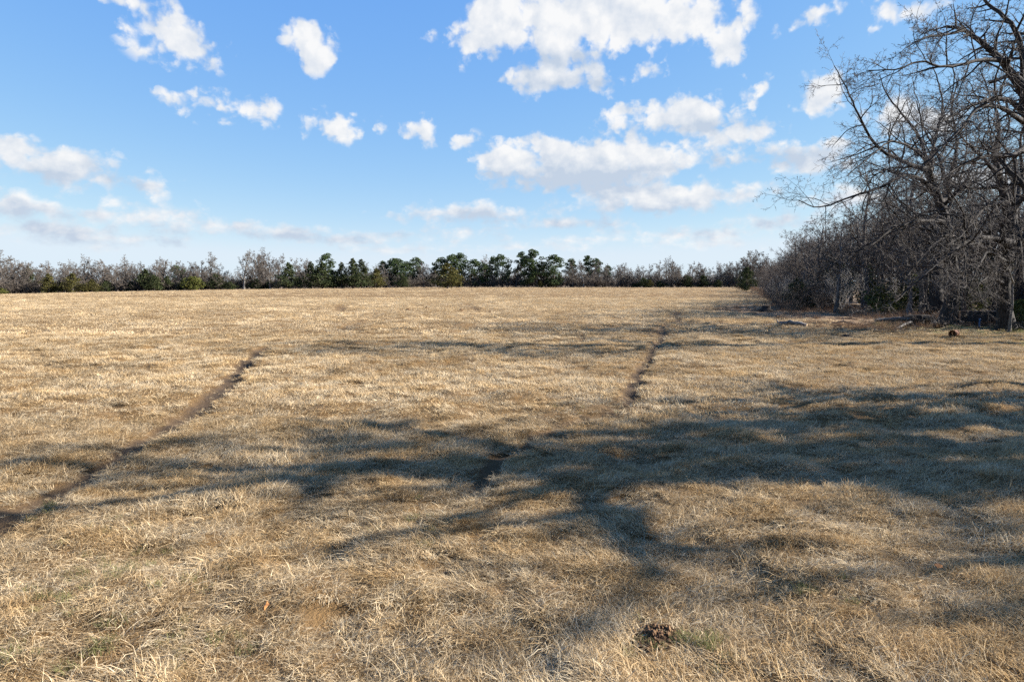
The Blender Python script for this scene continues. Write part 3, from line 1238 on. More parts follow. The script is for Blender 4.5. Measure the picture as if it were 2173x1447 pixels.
# the depth of the far wood, behind the trees one can tell apart
dw = np.random.default_rng(55)
st = []
for k in range(7000):
    fx = dw.uniform(-420, 150)
    fy = float(far_edge(fx)) + dw.uniform(22, 75)
    zz = hz(fx, fy)
    hh_ = dw.uniform(3.0, 9.5)
    lx, ly = dw.normal(0, .16, 2) * hh_
    st.append(([(fx, fy, zz - .2), (fx + lx * .3, fy + ly * .3, zz + hh_ * .5), (fx + lx, fy + ly, zz + hh_)], [.10, .07, .03], 0))
o = link('distant_wood', tube_mesh('distant_wood', [(st, 3)]), M['ftwig'])
tag(o, 'grey depth of the wood behind the far treeline', 'wood', kind='stuff')
# shrub layer
for px in range(-10, 3200, 13):
    q = px % 1605 + FT.uniform(-6, 6)
    x, D = far_at(q, FT.uniform(1, 7) if px < 1605 else FT.uniform(8, 16))
    put_tree('bare_shrub', FT.choice(far_shrub), x, D, FT.uniform(.9, 1.7), FT.uniform(0, 6), ('grey leafless thicket shrub ' if px < 1605 else 'grey leafless shrub deeper in, ') + span(q),
             'shrubs under the far treeline', 'shrub', names=('stems', 'twigs'))
# cedars: px, top row, proto, height, back, width factor, label, group
CT = [(107, 582, cedars_b[1], 8, -2, 1.15, 'bronze green cone shaped cedar, narrower of the two side by side', None),
      (157, 580, cedars_b[0], 8.5, -3, 1.1, 'bronze green cone shaped cedar, broader of the two side by side', None),
      (197, 593, cedars_b[0], 8.5, -1, 1.2, 'low rounded olive cedar close to the pair of bronze cedars', None),
      (412, 588, cedar_y, 5.0, -3, 1.1, 'small round yellow green cedar bush in front of bare trees', None),
      (5, 612, cedar_y, 5.0, -3, .9, 'tiny green bush at the low end of the far treeline', None),
      (229, 596, cedars[2], 7.5, 2, 1.0, None, 1), (280, 598, cedars[2], 7.5, 2, .9, None, 1), (312, 572, cedars[0], 9, 1, 1.2, None, 1),
      (330, 584, cedars[2], 7.5, -1, 1.0, None, 1), (358, 586, cedars[0], 9, 2, 1.0, None, 1), (390, 594, cedars[2], 7.5, 2, 1.2, None, 1),
      (460, 582, cedars[2], 7.5, 2, 1.1, None, 1), (490, 598, cedars[2], 7.5, 0, 1.2, None, 1), (545, 592, cedars[2], 7.5, 2, 1.1, None, 1),
      (575, 596, cedars[2], 7.5, 2, 1.1, None, 1), (135, 590, cedars[0], 9, 5, 1.2, None, 1), (65, 566, cedars[1], 11, 12, 1.0, None, 1),
      (614, 558, cedars[0], 9, -24, 1.15, 'broad dark cedar with a stepped pointed top at the start of the cedar row', None),
      (662, 556, cedars[1], 11, -25, 1.0, None, 2), (685, 556, cedars[0], 9, -26, 1.15, None, 2), (708, 574, cedars[2], 7.5, -22, 1.0, None, 2),
      (727, 557, cedars[1], 11, -25, 1.0, None, 2), (750, 549, cedars[1], 11, -26, 1.15, None, 2), (768, 551, cedars[1], 11, -25, 1.15, None, 2),
      (800, 570, cedars_b[0], 8.5, -18, 1.1, 'lighter olive cedar at the end of the dark cedar row', None),
      (855, 585, cedars[2], 7.5, -3, 1.0, None, 1), (950, 560, cedars_b[0], 8.5, -50, 1.5, 'wide bronze green cedar standing alone in front of the tall pines', None),
      (1170, 590, cedars[2], 7.5, 0, 1.1, None, 1), (1145, 594, cedars_b[1], 8, -1, .9, None, 1), (1365, 590, cedars[2], 7.5, -1, 1.2, None, 1),
      (1378, 592, cedars_b[1], 8, -2, .9, 'small olive bush among grey thickets left of the dark round cedars', None),
      (1400, 596, cedars[2], 7.5, 0, 1.2, None, 1), (1455, 585, cedars[2], 7.5, 0, 1.2, None, 1), (1490, 585, cedars[2], 7.5, 0, 1.0, None, 1),
      (1522, 594, cedars[2], 7.5, -2, 1.0, None, 1), (1600, 600, cedars[2], 7.5, 0, 1.0, None, 1), (1345, 602, cedars[2], 7.5, 0, 1.0, None, 1)]
for (px, yt, pr, h, back, wf, lab, g) in CT:
    x, D = far_at(px, back)
    sz = top_scale(px, D, yt, h)
    if lab is None:
        lab = ('dark green cedar ' + span(px) if g == 1 else 'dark green pointed cedar in the dense cedar row out in the field')
    grp = {1: 'dark cedars of the far treeline', 2: 'cedars of the row'}.get(g)
    lab = lab.replace(' left of the dark round cedars', ' of the far treeline')
    put_tree('cedar_tree', pr, x, D, (0.35 + .65 * sz) * wf * 1.3, FT.uniform(0, 6), lab, grp, sz=sz)
PT = [(694, 541, 0, -6, .8), (838, 551, 1, 12, .8), (845, 552, 3, 8, .9), (866, 558, 3, 10, .8), (886, 549, 1, 12, .8), (935, 550, 3, 6, .75), (958, 543, 0, 4, .85), (975, 541, 3, 6, .8), (1008, 554, 3, 3, .95),
      (1030, 562, 1, 3, .8), (1046, 547, 1, 8, .6), (1066, 544, 3, 5, .7), (1105, 537, 2, 6, .7), (1132, 533, 0, 1, .85), (1122, 548, 3, -1, .7), (1175, 545, 3, 2, 1.0),
      (1212, 552, 1, 14, .75), (1247, 545, 2, 16, .75), (1265, 551, 1, 15, .75), (815, 556, 1, 14, .6), (380, 566, 3, 10, .6), (1150, 566, 1, 10, .7), (1290, 565, 1, 16, .6)]
PH = [17, 15, 18, 14]
for (px, yt, k, back, wf) in PT:
    x, D = far_at(px, back)
    sz = top_scale(px, D, yt, PH[k])
    lab, grp = 'green clump topped pine ' + span(px), 'pines of the far treeline'
    if px == 1132:
        lab, grp = 'tallest green pine of the far treeline with a full layered crown', None
    if px == 694:
        lab, grp = 'rounded pine rising right behind the dark cedar row', None
    put_tree('pine_tree', pines[k], x, D, wf * (.3 + .7 * sz) * 1.4, FT.uniform(0, 6), lab, grp, sz=sz)

# ------------------------------------------------------------------ the wood along the field
WT = random.Random(31)
WH = [11.5, 10.5, 12.5, 9.5, 11, 8.5]
y = 50.0
count = 0
while y < 325:
    e = float(edge_x(y))
    rows = 5 if y < 130 else 3
    for r in range(rows):
        d = 3.0 + r * (4.0 + y * .008) + WT.uniform(-1.6, 1.6)
        yy = y + WT.uniform(-1.8, 1.8)
        k = WT.randrange(6)
        s = WT.uniform(.82, 1.12) * (0.86 if r == 0 else 1.16) * (1.18 if y < 100 else 1.0)
        front = r == 0
        if yy < 57 and e + d > xat(1955, yy):
            continue
        put_tree('bare_tree', wood_protos[k], e + d, yy, s, WT.uniform(0, 6.28),
                 ('leafless tree on the edge, ' if front else ('leafless tree in the second row, ', 'leafless tree in the third row, ', 'leafless tree in the fourth row, ', 'leafless tree in the deepest row, ')[r - 1]) + wood_span(e + d, yy),
                 'bare trees on the edge of the wood' if front else 'bare trees inside the wood')
        count += 1
    y += 3.4 + y * 0.020
# wood behind the big oaks, to the right and beyond the tank
for k in range(46):
    yy = WT.uniform(52, 95)
    xx = float(edge_x(yy)) + WT.uniform(9, 34)
    put_tree('bare_tree', wood_protos[WT.randrange(6)], xx, yy, WT.uniform(.85, 1.2), WT.uniform(0, 6.28), 'leafless tree in the deep wood, ' + wood_span(xx, yy),
             'bare trees inside the wood')
# the wood goes on beside the old oaks, outside the picture, and shades them
for k in range(22):
    yy = WT.uniform(24, 53)
    xx = max(float(edge_x(yy)) + WT.uniform(7, 34), yy * .76 + 4)
    put_tree('bare_tree', wood_protos[WT.randrange(6)], xx, yy, WT.uniform(1.0, 1.35), WT.uniform(0, 6.28), 'leafless tree of the wood close beside the old oaks',
             'bare trees beside the old oaks')
for k in range(9):
    yy = WT.uniform(28, 52)
    xx = max(float(edge_x(yy)) + WT.uniform(6, 16), yy * .76 + 3)
    put_tree('evergreen_bush', near_cedar, xx, yy, WT.uniform(.8, 1.3), WT.uniform(0, 6.28), 'dark cedar undergrowth close beside the old oaks', 'cedars beside the old oaks', 'bush')
# shrubs at its foot
for k in range(58):
    yy = 51 + 150 * WT.random() ** 1.7
    xx = float(edge_x(yy)) + WT.uniform(-1.2, 4.5) + (WT.uniform(0, 8) if yy < 62 else 0)
    if yy < 66 and xx > xat(1850, yy) and WT.random() < .75:
        continue
    put_tree('bare_shrub', WT.choice(shrub_protos), xx, yy, WT.uniform(.6, 1.1), WT.uniform(0, 6), 'leafless many stemmed shrub ' + wood_span(xx, yy),
             'shrubs at the foot of the wood', 'shrub', names=('stems', 'twigs'))
for (px, py, D, s) in [(1785, 655, 66, .95), (1745, 655, 70, .75), (1655, 640, 84, .75)]:
    put_tree('bare_shrub', pale_shrub, xat(px, D), D, s, px, 'pale grey fan shaped leafless shrub at the wood edge', 'pale shrubs at the wood edge', 'shrub', names=('stems', 'twigs'))
for (px, D, s, pr, lab) in [(1582, 200, 1.35, near_cedar, 'dark rounded cedar where the wood meets the far treeline'),
                            (1692, 69, .62, near_cedar, 'dark low cedar bush at the near corner of the wood'),
                            (1730, 71, .60, near_cedar, 'second dark cedar bush beside the pale shrubs'),
                            (1760, 75, 1.1, near_cedar, 'taller dark cedar behind the pale fan shaped shrub'),
                            (1868, 58, .75, bush, 'yellow green evergreen bush behind the log pile'),
                            (1890, 62, .9, bush, 'olive evergreen bush farther back behind the log pile'),
                            (1935, 66, 1.1, bush, 'olive evergreen bush between the two old oak trunks'),
                            (2165, 42, .55, bush, 'low olive bush beside the steel trough and forked oak'),
                            (2060, 60, 1.0, bush, 'dark evergreen bush behind the steel trough'),
                            (2100, 64, 1.1, near_cedar, 'dark cedar in the wood behind the steel trough'),
                            (1990, 75, 1.2, near_cedar, 'dark cedar deep in the wood behind the leaning oak'),
                            (1830, 84, 1.1, near_cedar, 'dark cedar deep in the wood behind the shrubs')]:
    put_tree('evergreen_bush', pr, xat(px, D), D, s, px * 1.0, lab, None, 'bush')

# ------------------------------------------------------------------ old oaks with hand-laid limbs
OAK = Spec(n=(7, 9, 7, 5, 3), ratio=(0.5, 0.42, 0.5, 0.52, 0.55), ang=((30, 65), (30, 75), (30, 75), (30, 75), (30, 70)),
           gnarl=(0.1, 0.22, 0.30, 0.34, 0.34, .3), trop=(0.03, 0.03, 0.015, 0.0, -0.01, 0), seg=(0.7, 0.5, 0.36, 0.26, 0.2, .18), rmin=0.0085, maxlev=5,
           t0=(0.3, 0.18, 0.12, 0.1, 0.1), taper=0.3, rk=0.60)


def spline(cp, step, rng, wob=0.0):
    """Catmull-Rom through 3-D control points"""
    P = [np.array(c, float) for c in cp]
    P = [2 * P[0] - P[1]] + P + [2 * P[-1] - P[-2]]
    res = []
    for i in range(1, len(P) - 2):
        n = max(2, int(np.linalg.norm(P[i + 1] - P[i]) / step))
        for k in range(n):
            t = k / n
            a, b, c, d = P[i - 1], P[i], P[i + 1], P[i + 2]
            q = .5 * ((2 * b) + (c - a) * t + (2 * a - 5 * b + 4 * c - d) * t * t + (3 * b - a - 3 * c + d) * t ** 3)
            res.append(q + np.array(rnd_dir(rng)) * wob)
    res.append(P[-2])
    return [tuple(q) for q in res]


def plen(p):
    return sum(math.dist(a, b) for a, b in zip(p[:-1], p[1:]))


def hero(name, label, trunk, limbs, seed, S=OAK, extra=5, barkm='bark', twigm='twig', balls=None):
    """trunk: (control points, r0, r1); limbs: list of (control points, r0, r1, n side branches)"""
    rng = random.Random(seed)
    base = trunk[0][0]
    bz = hz(base[0], base[1])
    org = np.array((base[0], base[1], bz))
    loc = lambda pts: [tuple(np.array(p) - org) for p in pts]
    e = empty(name, tuple(org))
    tag(e, label, 'tree')
    tp = spline(loc(trunk[0]), 0.5, rng, 0.02)
    tp[0] = (tp[0][0], tp[0][1], -0.2)
    n = len(tp)
    tr = [trunk[1] + (trunk[2] - trunk[1]) * (i / (n - 1)) ** .8 for i in range(n)]
    tp, tr = flare(tp, tr, 1.5, 3)
    tm = tube_mesh('trunk', [([(tp, tr, 0)], 14)])
    link('trunk', tm, M[barkm], e)
    fine = [[] for _ in range(6)]
    for (cp, r0, r1, nb) in limbs:
        lp = spline(loc(cp), 0.35, rng, 0.03)
        m = len(lp)
        lr = [1.25 * (r0 + (r1 - r0) * (i / (m - 1)) ** .7) for i in range(m)]
        lp, lr = flare(lp, lr, 1.4, 4)
        out = [[] for _ in range(6)]
        spawn(out, lp, lr, plen(lp) * .8, 1, S, rng, 0, nb)
        link('limb', tube_mesh('limb', [([(lp, lr, 0)], 9), (out[2], 6)]), M[barkm], e)
        for k in (3, 4, 5):
            fine[k] += out[k]
    out = [[] for _ in range(6)]
    spawn(out, tp, tr, plen(tp) * .75, 0, S, rng, 0, extra)
    byroot = {}
    for k in (1, 2):
        for poly in out[k]:
            byroot.setdefault(poly[2], ([], []))[k - 1].append(poly)
    for a, b in byroot.values():
        link('limb', tube_mesh('limb', [(a, 8), (b, 6)]), M[barkm], e)
    for k in (3, 4, 5):
        fine[k] += out[k]
    link('crown', tube_mesh('crown', [(fine[3], 4), (fine[4], 3), (fine[5], 3)]), M[twigm], e)
    return e, fine


# A: leaning oak in front of the wood (trunk foot at D=45)
DA = 45.0
A = lambda px, py, dd=0.0: at(px, py, DA + dd)
eA, fA = hero('oak_tree', 'tall old bare oak with a leaning dark trunk beside the log pile',
     ([A(2011, 689), A(2018, 640), A(2021, 580), A(2012, 520), A(2003, 460), A(1985, 405), A(1970, 362)], .50, .22),
     [([A(1972, 362), A(1930, 348, -1), A(1880, 325, -2), A(1845, 290, -2.5), A(1820, 240, -3), A(1797, 190, -3), A(1770, 140, -3)], .15, .02, 16),
      ([A(1972, 362), A(1950, 290, 1), A(1912, 240, 2), A(1882, 200, 2.5), A(1866, 160, 3)], .13, .02, 13),
      ([A(1974, 360), A(1985, 290, 2), A(2000, 230, 3), A(1990, 170, 4), A(1970, 120, 4)], .13, .02, 12),
      ([A(1985, 405), A(1930, 372, -2), A(1862, 400, -4), A(1800, 420, -5), A(1740, 440, -5.5), A(1694, 425, -6)], .14, .02, 18),
      ([A(2004, 470), A(1950, 470, -2), A(1895, 485, -4), A(1850, 520, -5), A(1790, 545, -6), A(1752, 580, -6)], .12, .018, 18),
      ([A(1995, 430), A(2050, 400, 2), A(2100, 350, 3), A(2130, 300, 4)], .12, .02, 12),
      ([A(1980, 390), A(1965, 340, -4), A(1900, 300, -6), A(1850, 330, -8), A(1800, 370, -9)], .11, .02, 15),
      ([A(1990, 420), A(1960, 400, 4), A(1880, 360, 6), A(1830, 340, 8)], .11, .02, 13),
      ([A(2010, 500), A(1970, 530, -3), A(1920, 590, -5), A(1880, 615, -5.5)], .10, .018, 13)], 7, extra=4)

# seed balls hanging in the thin outer twigs of that oak
rb = random.Random(3)
tips = [p[0][-1] for p in fA[5] if p[0][-1][0] < -4.2 and p[0][-1][2] > 6.0]
rb.shuffle(tips)
BV = np.array([(1, 0, 0), (-1, 0, 0), (0, 1, 0), (0, -1, 0), (0, 0, 1), (0, 0, -1)], float) * 0.028
BF = np.array([(0, 2, 4), (2, 1, 4), (1, 3, 4), (3, 0, 4), (2, 0, 5), (1, 2, 5), (3, 1, 5), (0, 3, 5)])
tips = tips[:260]
if tips:
    vb = np.concatenate([BV + np.array(t) - (0, 0, .03) for t in tips])
    fb = np.concatenate([BF + 6 * i for i in range(len(tips))])
    sb = link('seed_balls', mesh_np('seed_balls', vb, fb, True), M['ball'], eA)
    sb['kind'] = 'stuff'

# B: forked oak by the steel trough (D=40)
DB = 40.0
B = lambda px, py, dd=0.0: at(px, py, DB + dd)
hero('oak_tree', 'bare forked oak beside the steel trough with a long drooping lower limb',
     ([B(2137, 704), B(2133, 660), B(2129, 600), B(2138, 540), B(2143, 480), B(2132, 420), B(2118, 370), B(2110, 320)], .42, .17),
     [([B(2143, 515), B(2100, 505, -2), B(2052, 515, -3.5), B(2005, 548, -5), B(1962, 585, -6), B(1932, 610, -6.5), B(1900, 640, -7)], .18, .03, 20),
      ([B(2140, 560), B(2100, 535, -3), B(2080, 560, -5), B(2060, 600, -6), B(2050, 640, -6)], .10, .02, 14),
      ([B(2143, 480), B(2160, 420, 1), B(2168, 360, 2), B(2165, 300, 2), B(2180, 250, 2)], .16, .04, 12),
      ([B(2135, 430), B(2090, 440, -2), B(2065, 470, -3), B(2040, 500, -4), B(2010, 520, -5)], .12, .02, 15),
      ([B(2118, 370), B(2080, 330, -2), B(2040, 290, -3), B(2000, 250, -4)], .12, .02, 14),
      ([B(2112, 330), B(2120, 260, 1), B(2100, 200, 2), B(2080, 150, 2)], .12, .02, 13),
      ([B(2125, 395), B(2060, 400, 3), B(2000, 380, 5), B(1960, 400, 6)], .11, .02, 14),
      ([B(2130, 600), B(2095, 590, -3), B(2075, 610, -4), B(2085, 640, -5)], .08, .02, 12)], 8, extra=3)

# C: nearer oak whose trunk stands just outside the picture (D=31)
DC = 31.0
Cc = lambda px, py, dd=0.0: at(px, py, DC + dd)
hero('oak_tree', 'big near oak with thick black limbs reaching over from beside the field',
     ([Cc(2225, 729), Cc(2222, 640), Cc(2215, 540), Cc(2205, 440), Cc(2195, 340), Cc(2185, 250), Cc(2176, 190)], .42, .25),
     [([Cc(2178, 195), Cc(2150, 160), Cc(2110, 113), Cc(2075, 85), Cc(2045, 64), Cc(2008, 57)], .17, .05, 14),
      ([Cc(2130, 128), Cc(2080, 128, -1), Cc(2010, 142, -2), Cc(1950, 131, -2.5), Cc(1900, 148, -3), Cc(1838, 150, -3)], .09, .015, 16),
      ([Cc(2178, 200), Cc(2168, 110, 1), Cc(2145, 50, 1), Cc(2095, 8, 2), Cc(2060, -40, 2)], .15, .04, 13),
      ([Cc(2186, 255), Cc(2150, 218), Cc(2105, 210, -1), Cc(2060, 226, -2), Cc(2000, 258, -3)], .11, .02, 14),
      ([Cc(2188, 270), Cc(2130, 232, -2), Cc(2080, 228, -3), Cc(2045, 265, -4), Cc(1995, 318, -5), Cc(1960, 350, -5)], .11, .02, 15),
      ([Cc(2045, 64), Cc(2000, 75, -1), Cc(1960, 80, -2), Cc(1925, 100, -2)], .06, .015, 9),
      ([Cc(2176, 190), Cc(2200, 100, 1), Cc(2215, 40, 2), Cc(2190, -20, 3)], .2, .06, 10),
      ([Cc(2190, 300), Cc(2150, 330, -2), Cc(2100, 330, -3), Cc(2040, 350, -4), Cc(1990, 390, -5)], .11, .02, 15),
      ([Cc(2195, 340), Cc(2240, 260, 2), Cc(2300, 180, 3), Cc(2340, 90, 3)], .16, .05, 8)], 9, extra=4)

# trees standing beside the camera: seen only by the shadows they lay across the grass
SHD = Spec(n=(9, 6, 4, 3), ratio=(0.55, 0.5, 0.5, 0.5), ang=((35, 70), (30, 65), (30, 70), (30, 70)), gnarl=(0.08, 0.18, 0.24, 0.3, 0.3),
           trop=(0.04, 0.04, 0.03, 0.02, 0.0), seg=(0.9, 0.6, 0.5, 0.4, 0.3), rmin=0.02, maxlev=4, t0=(0.25, 0.12, 0.1, 0.1), taper=.45, rk=.78)
shade_protos = [make_bare(SHD, 17, .42, 140 + i, M['bark'], M['twig'], .08) for i in range(2)]
for (x, y, s, rz, k) in [(19.5, 11.8, 1.0, 2.2, 0), (25.5, 10.6, 1.1, 2.0, 1), (30.5, 13.0, 1.2, 4.0, 0), (35, 11.2, 1.2, 1.0, 1), (22.5, 16.2, .75, 3.0, 1), (39, 12.6, 1.25, 3.3, 1), (28.5, 15.6, 1.05, 5.6, 1), (32, 9.0, 1.0, .2, 0)]:
    put_tree('oak_tree', shade_protos[k], x, y, s, rz, 'bare oak beside the pasture, shading the foreground grass', 'oaks shading the foreground')

cd0 = put_tree('cedar_tree', cedar(640, 7.4, 4.4, 3000, .34, M['cedar'], .62), 19.5, 10.0, 1.0, 2.0, 'broad dark cedar beside the pasture, laying a dark wedge of shade over the grass')
# pale leaning sapling in front of the forked oak
hero('sapling', 'thin pale leaning sapling in front of the forked oak trunk',
     ([at(2142, 700, 38.5), at(2148, 650, 38.5), at(2150, 600, 38.6), at(2157, 540, 38.8)], .07, .03),
     [([at(2150, 600, 38.6), at(2140, 570, 38), at(2120, 550, 37.5)], .03, .01, 5)], 12, SHR, extra=2, barkm='ash', twigm='ash')
# stout trunk standing behind the leaning oak, another behind the forked oak
hero('oak_tree', 'stout dark oak trunk just behind the leaning oak',
     ([at(1988, 668, 56), at(1985, 620, 56), at(1990, 560, 56.5), at(1996, 480, 57), at(2010, 400, 57)], .55, .2),
     [([at(1990, 540, 56), at(1950, 480, 55), at(1900, 440, 54), at(1840, 430, 53)], .14, .03, 14),
      ([at(1996, 480, 57), at(2030, 400, 58), at(2050, 330, 59), at(2050, 270, 60)], .15, .03, 13),
      ([at(2010, 400, 57), at(1990, 330, 57), at(1960, 270, 56), at(1945, 215, 56)], .14, .03, 14),
      ([at(2010, 400, 57), at(2030, 310, 57), at(2020, 230, 57), at(2035, 165, 57)], .15, .03, 14)], 13, extra=4)
hero('oak_tree', 'straight dark oak standing behind the steel trough and forked oak',
     ([at(2163, 672, 53), at(2164, 600, 53), at(2160, 520, 53), at(2150, 430, 53.5), at(2155, 340, 54)], .34, .16),
     [([at(2160, 520, 53), at(2110, 460, 52), at(2060, 430, 51)], .11, .03, 12),
      ([at(2150, 430, 53), at(2120, 360, 54), at(2080, 300, 55)], .11, .03, 12)], 14, extra=4)

# ------------------------------------------------------------------ logs, stumps, scrap
def tube_capped(name, pts, rad, sides, seed, rough=0.12):
    """a log: uneven rings, returns (side mesh, cap mesh)"""
    r = np.random.default_rng(seed)
    V, F = tubes([(pts, rad, 0)], sides)
    n = len(pts)
    V = V.reshape(n, sides, 3)
    C = np.array(pts)[:, None, :]
    k = 1 + rough * (r.normal(0, .7, (1, sides, 1)) + r.normal(0, .5, (n, sides, 1)))
    V = C + (V - C) * k
    side = mesh_np(name, V.reshape(-1, 3), F, True)
    ends = np.concatenate([V[0] , np.array(pts[0])[None] , V[-1], np.array(pts[-1])[None]])
    f = []
    for i in range(sides):
        j = (i + 1) % sides
        f.append((i, sides, j))
        f.append((sides + 1 + i, sides + 1 + j, 2 * sides + 1))
    cap = mesh_np(name + '_end', ends, np.array(f), False)
    return side, cap


def make_log(label, a, b, r0, r1, mat, seed, bow=0.05, stubs=(), lift=0.0, cat='log'):
    """a, b: (px, py, D) of its two ends on or above the ground"""
    rng = random.Random(seed)
    pa, pb = np.array(a, float), np.array(b, float)
    org = (pa + pb) / 2
    org[2] = hz(org[0], org[1])
    e = empty('fallen_log', tuple(org))
    tag(e, label, cat, )
    n = 9
    pts = []
    for i in range(n):
        t = i / (n - 1)
        p = pa + (pb - pa) * t - org + np.array(rnd_dir(rng)) * bow * .5
        p[2] += bow * sin(pi * t)
        pts.append(tuple(p))
    rad = [r0 + (r1 - r0) * i / (n - 1) for i in range(n)]
    s, c = tube_capped('log', pts, rad, 10, seed)
    link('bark', s, mat, e)
    link('cut_end', c, M['cutwood'] if mat is not M['darkwood'] else M['darkwood'], e)
    for (t, L, az_, el_) in stubs:
        p = np.array(pts[int(t * (n - 1))])
        d = np.array([cos(az_) * cos(el_), sin(az_) * cos(el_), sin(el_)])
        q = [tuple(p), tuple(p + d * L * .5 + np.array(rnd_dir(rng)) * .05), tuple(p + d * L)]
        link('branch_stub', tube_mesh('stub', [([(q, [r0 * .5, r0 * .38, r0 * .22], 0)], 6)]), mat, e)
    return e


def on(px, py, z=0.0):
    x, y = gnd(px, py)
    return (x, y, hz(x, y) + z)


make_log('long pale weathered log lying in front of the leaning oak', on(1858, 688, .22), on(1942, 688, .30), .11, .16, M['deadwood'], 1, .06, [(.3, .5, 2.6, .3), (.15, .4, 3.4, -.1)])
make_log('short dark log lying behind the long pale log', on(1916, 682, .28), on(1972, 682, .30), .12, .15, M['darkwood'], 2, .03)
make_log('pale broken branch propped on the ground against the root mass', on(1902, 699, .05), on(1948, 691, .42), .06, .10, M['deadwood'], 3, .03)
make_log('grey barkless log lying in the open grass ahead of the brown weeds', on(1655, 691, .18), on(1712, 694, .14), .14, .10, M['deadwood'], 4, .10, [(.1, .35, 2.3, .9)])
make_log('thin grey stick lying beside the grey barkless log', on(1615, 694, .06), on(1650, 692, .06), .04, .03, M['deadwood'], 5, .05)
make_log('pale bare branch lying at the foot of the stout oak', on(1984, 664, .30), on(2003, 671, .2), .08, .06, M['pale'], 6, .03)
make_log('dark thin log lying across the ground behind the forked oak', on(2150, 664, .4), on(2185, 670, .3), .10, .12, M['darkwood'], 7, .03)
make_log('brown fallen branch in the weeds between the two log groups', on(1765, 690, .1), on(1815, 690, .12), .05, .04, M['deadwood'], 8, .08, [(.5, .6, 1.2, .7)])
make_log('small broken branch on the grass beside the sapling', on(2160, 700, .08), on(2173, 703, .10), .07, .05, M['darkwood'], 9, .04, [(.3, .45, 1.3, 1.1)])


def root_wad(label, px, py, R, seed):
    rng = random.Random(seed)
    x, y, z = on(px, py)
    e = empty('root_mass', (x, y, z))
    tag(e, label, 'roots')
    bm = bmesh.new()
    bmesh.ops.create_icosphere(bm, subdivisions=3, radius=1)
    for v in bm.verts:
        f = 1 + .32 * math.sin(v.co.x * 7 + seed) * math.cos(v.co.y * 6) + .16 * rng.uniform(-1, 1)
        v.co = Vector((v.co.x * R * 1.15 * f, v.co.y * R * .7 * f, max(-.1, v.co.z * R * .62 * f + R * .35)))
    me = bpy.data.meshes.new('root_core')
    bm.to_mesh(me)
    bm.free()
    link('root_core', me, M['darkwood'], e)
    for k in range(14):
        a = rng.uniform(0, 6.28)
        out = [[] for _ in range(4)]
        S = Spec(n=(3, 2), ratio=(.6, .5), ang=((25, 60), (30, 60)), gnarl=(.3, .35, .3), trop=(-.03, -.02, 0), seg=(.2, .15, .15), rmin=.012, maxlev=2)
        grow(out, (cos(a) * R * .5, sin(a) * R * .3, R * .45), (cos(a), sin(a) * .7, rng.uniform(-.1, .8)), R * rng.uniform(.6, 1.2), .05, 0, S, rng, 0)
        link('root', tube_mesh('root', [(out[0], 6), (out[1], 4), (out[2], 3)]), M['darkwood'] if k % 3 else M['deadwood'], e)
    return e


root_wad('dark tangled root mass at the end of the long pale log', 1957, 693, .62, 4)
root_wad('dark clump of roots at the foot of the leaning oak', 1996, 697, .36, 9)


def stump(label, px, py, r, h, seed, mat, dome=False):
    x, y, z = on(px, py)
    e = empty('stump', (x, y, z))
    tag(e, label, 'stump')
    pts = [(0, 0, -.1), (0, 0, h * .25), (0.02, 0, h * .7), (0.03, 0, h)]
    s, c = tube_capped('stump', pts, [r * 1.6, r * 1.15, r, r * (.55 if dome else .95)], 14, seed, .14)
    link('bark', s, mat, e)
    link('cut_top', c, mat if dome else M['board'], e)
    rng = random.Random(seed)
    for k in range(5):
        a = k * 1.26 + rng.uniform(-.3, .3)
        q = [(cos(a) * r * .8, sin(a) * r * .8, h * .3), (cos(a) * r * 1.7, sin(a) * r * 1.7, .05), (cos(a) * r * 2.4, sin(a) * r * 2.4, -.04)]
        link('root', tube_mesh('root', [([(q, [r * .3, r * .2, r * .08], 0)], 6)]), mat, e)


stump('low dark rotten stump on the shaded grass ahead of the weeds', 1797, 719, .24, .22, 5, M['darkwood'], True)
stump('dark square cut stump where the wood begins', 1625, 661, .38, .55, 6, M['darkwood'])


def hollow_drum(name, label, px, py, R, L, rz, mat, seed, cat, tilt=0):
    """drum lying down: open shell with ribs, rim, far end plate"""
    x, y, z = on(px, py)
    e = empty(name, (x, y, z), rz)
    tag(e, label, cat)
    sides = 28
    prof = [(-L / 2, R * 1.03), (-L / 2 + .02, R * 1.03), (-L / 2 + .03, R), (-L * .18, R), (-L * .16, R * 1.035), (-L * .14, R), (L * .14, R),
            (L * .16, R * 1.035), (L * .18, R), (L / 2 - .03, R), (L / 2 - .02, R * 1.03), (L / 2, R * 1.03)]
    rng = np.random.default_rng(seed)
    dent = 1 + .025 * rng.normal(0, 1, sides)

    def shell(pr, flip):
        V = [(px_, rr * cos(2 * pi * k / sides) * dent[k], R + rr * sin(2 * pi * k / sides) * dent[k]) for (px_, rr) in pr for k in range(sides)]
        n = len(pr)
        F = [(i * sides + k, i * sides + (k + 1) % sides, (i + 1) * sides + (k + 1) % sides, (i + 1) * sides + k) for i in range(n - 1) for k in range(sides)]
        if flip:
            F = [f[::-1] for f in F]
        return np.array(V), np.array(F)
    V1, F1 = shell(prof, False)
    V2, F2 = shell([(a, r - .012) for a, r in prof], True)
    m = len(V1)
    rim = np.array([(k, m + k, m + (k + 1) % sides, (k + 1) % sides) for k in range(sides)])
    link('shell', mesh_np('drum_shell', np.concatenate([V1, V2]), [np.concatenate([F1, F2 + m, rim])], False), mat, e)
    ep = [(L / 2 - .015, (R - .014) * cos(2 * pi * k / sides) * dent[k], R + (R - .014) * sin(2 * pi * k / sides) * dent[k]) for k in range(sides)] + [(L / 2 - .03, 0, R)]
    link('end_plate', mesh_np('end_plate', np.array(ep), np.array([(k, (k + 1) % sides, sides) for k in range(sides)])), mat, e)
    return e


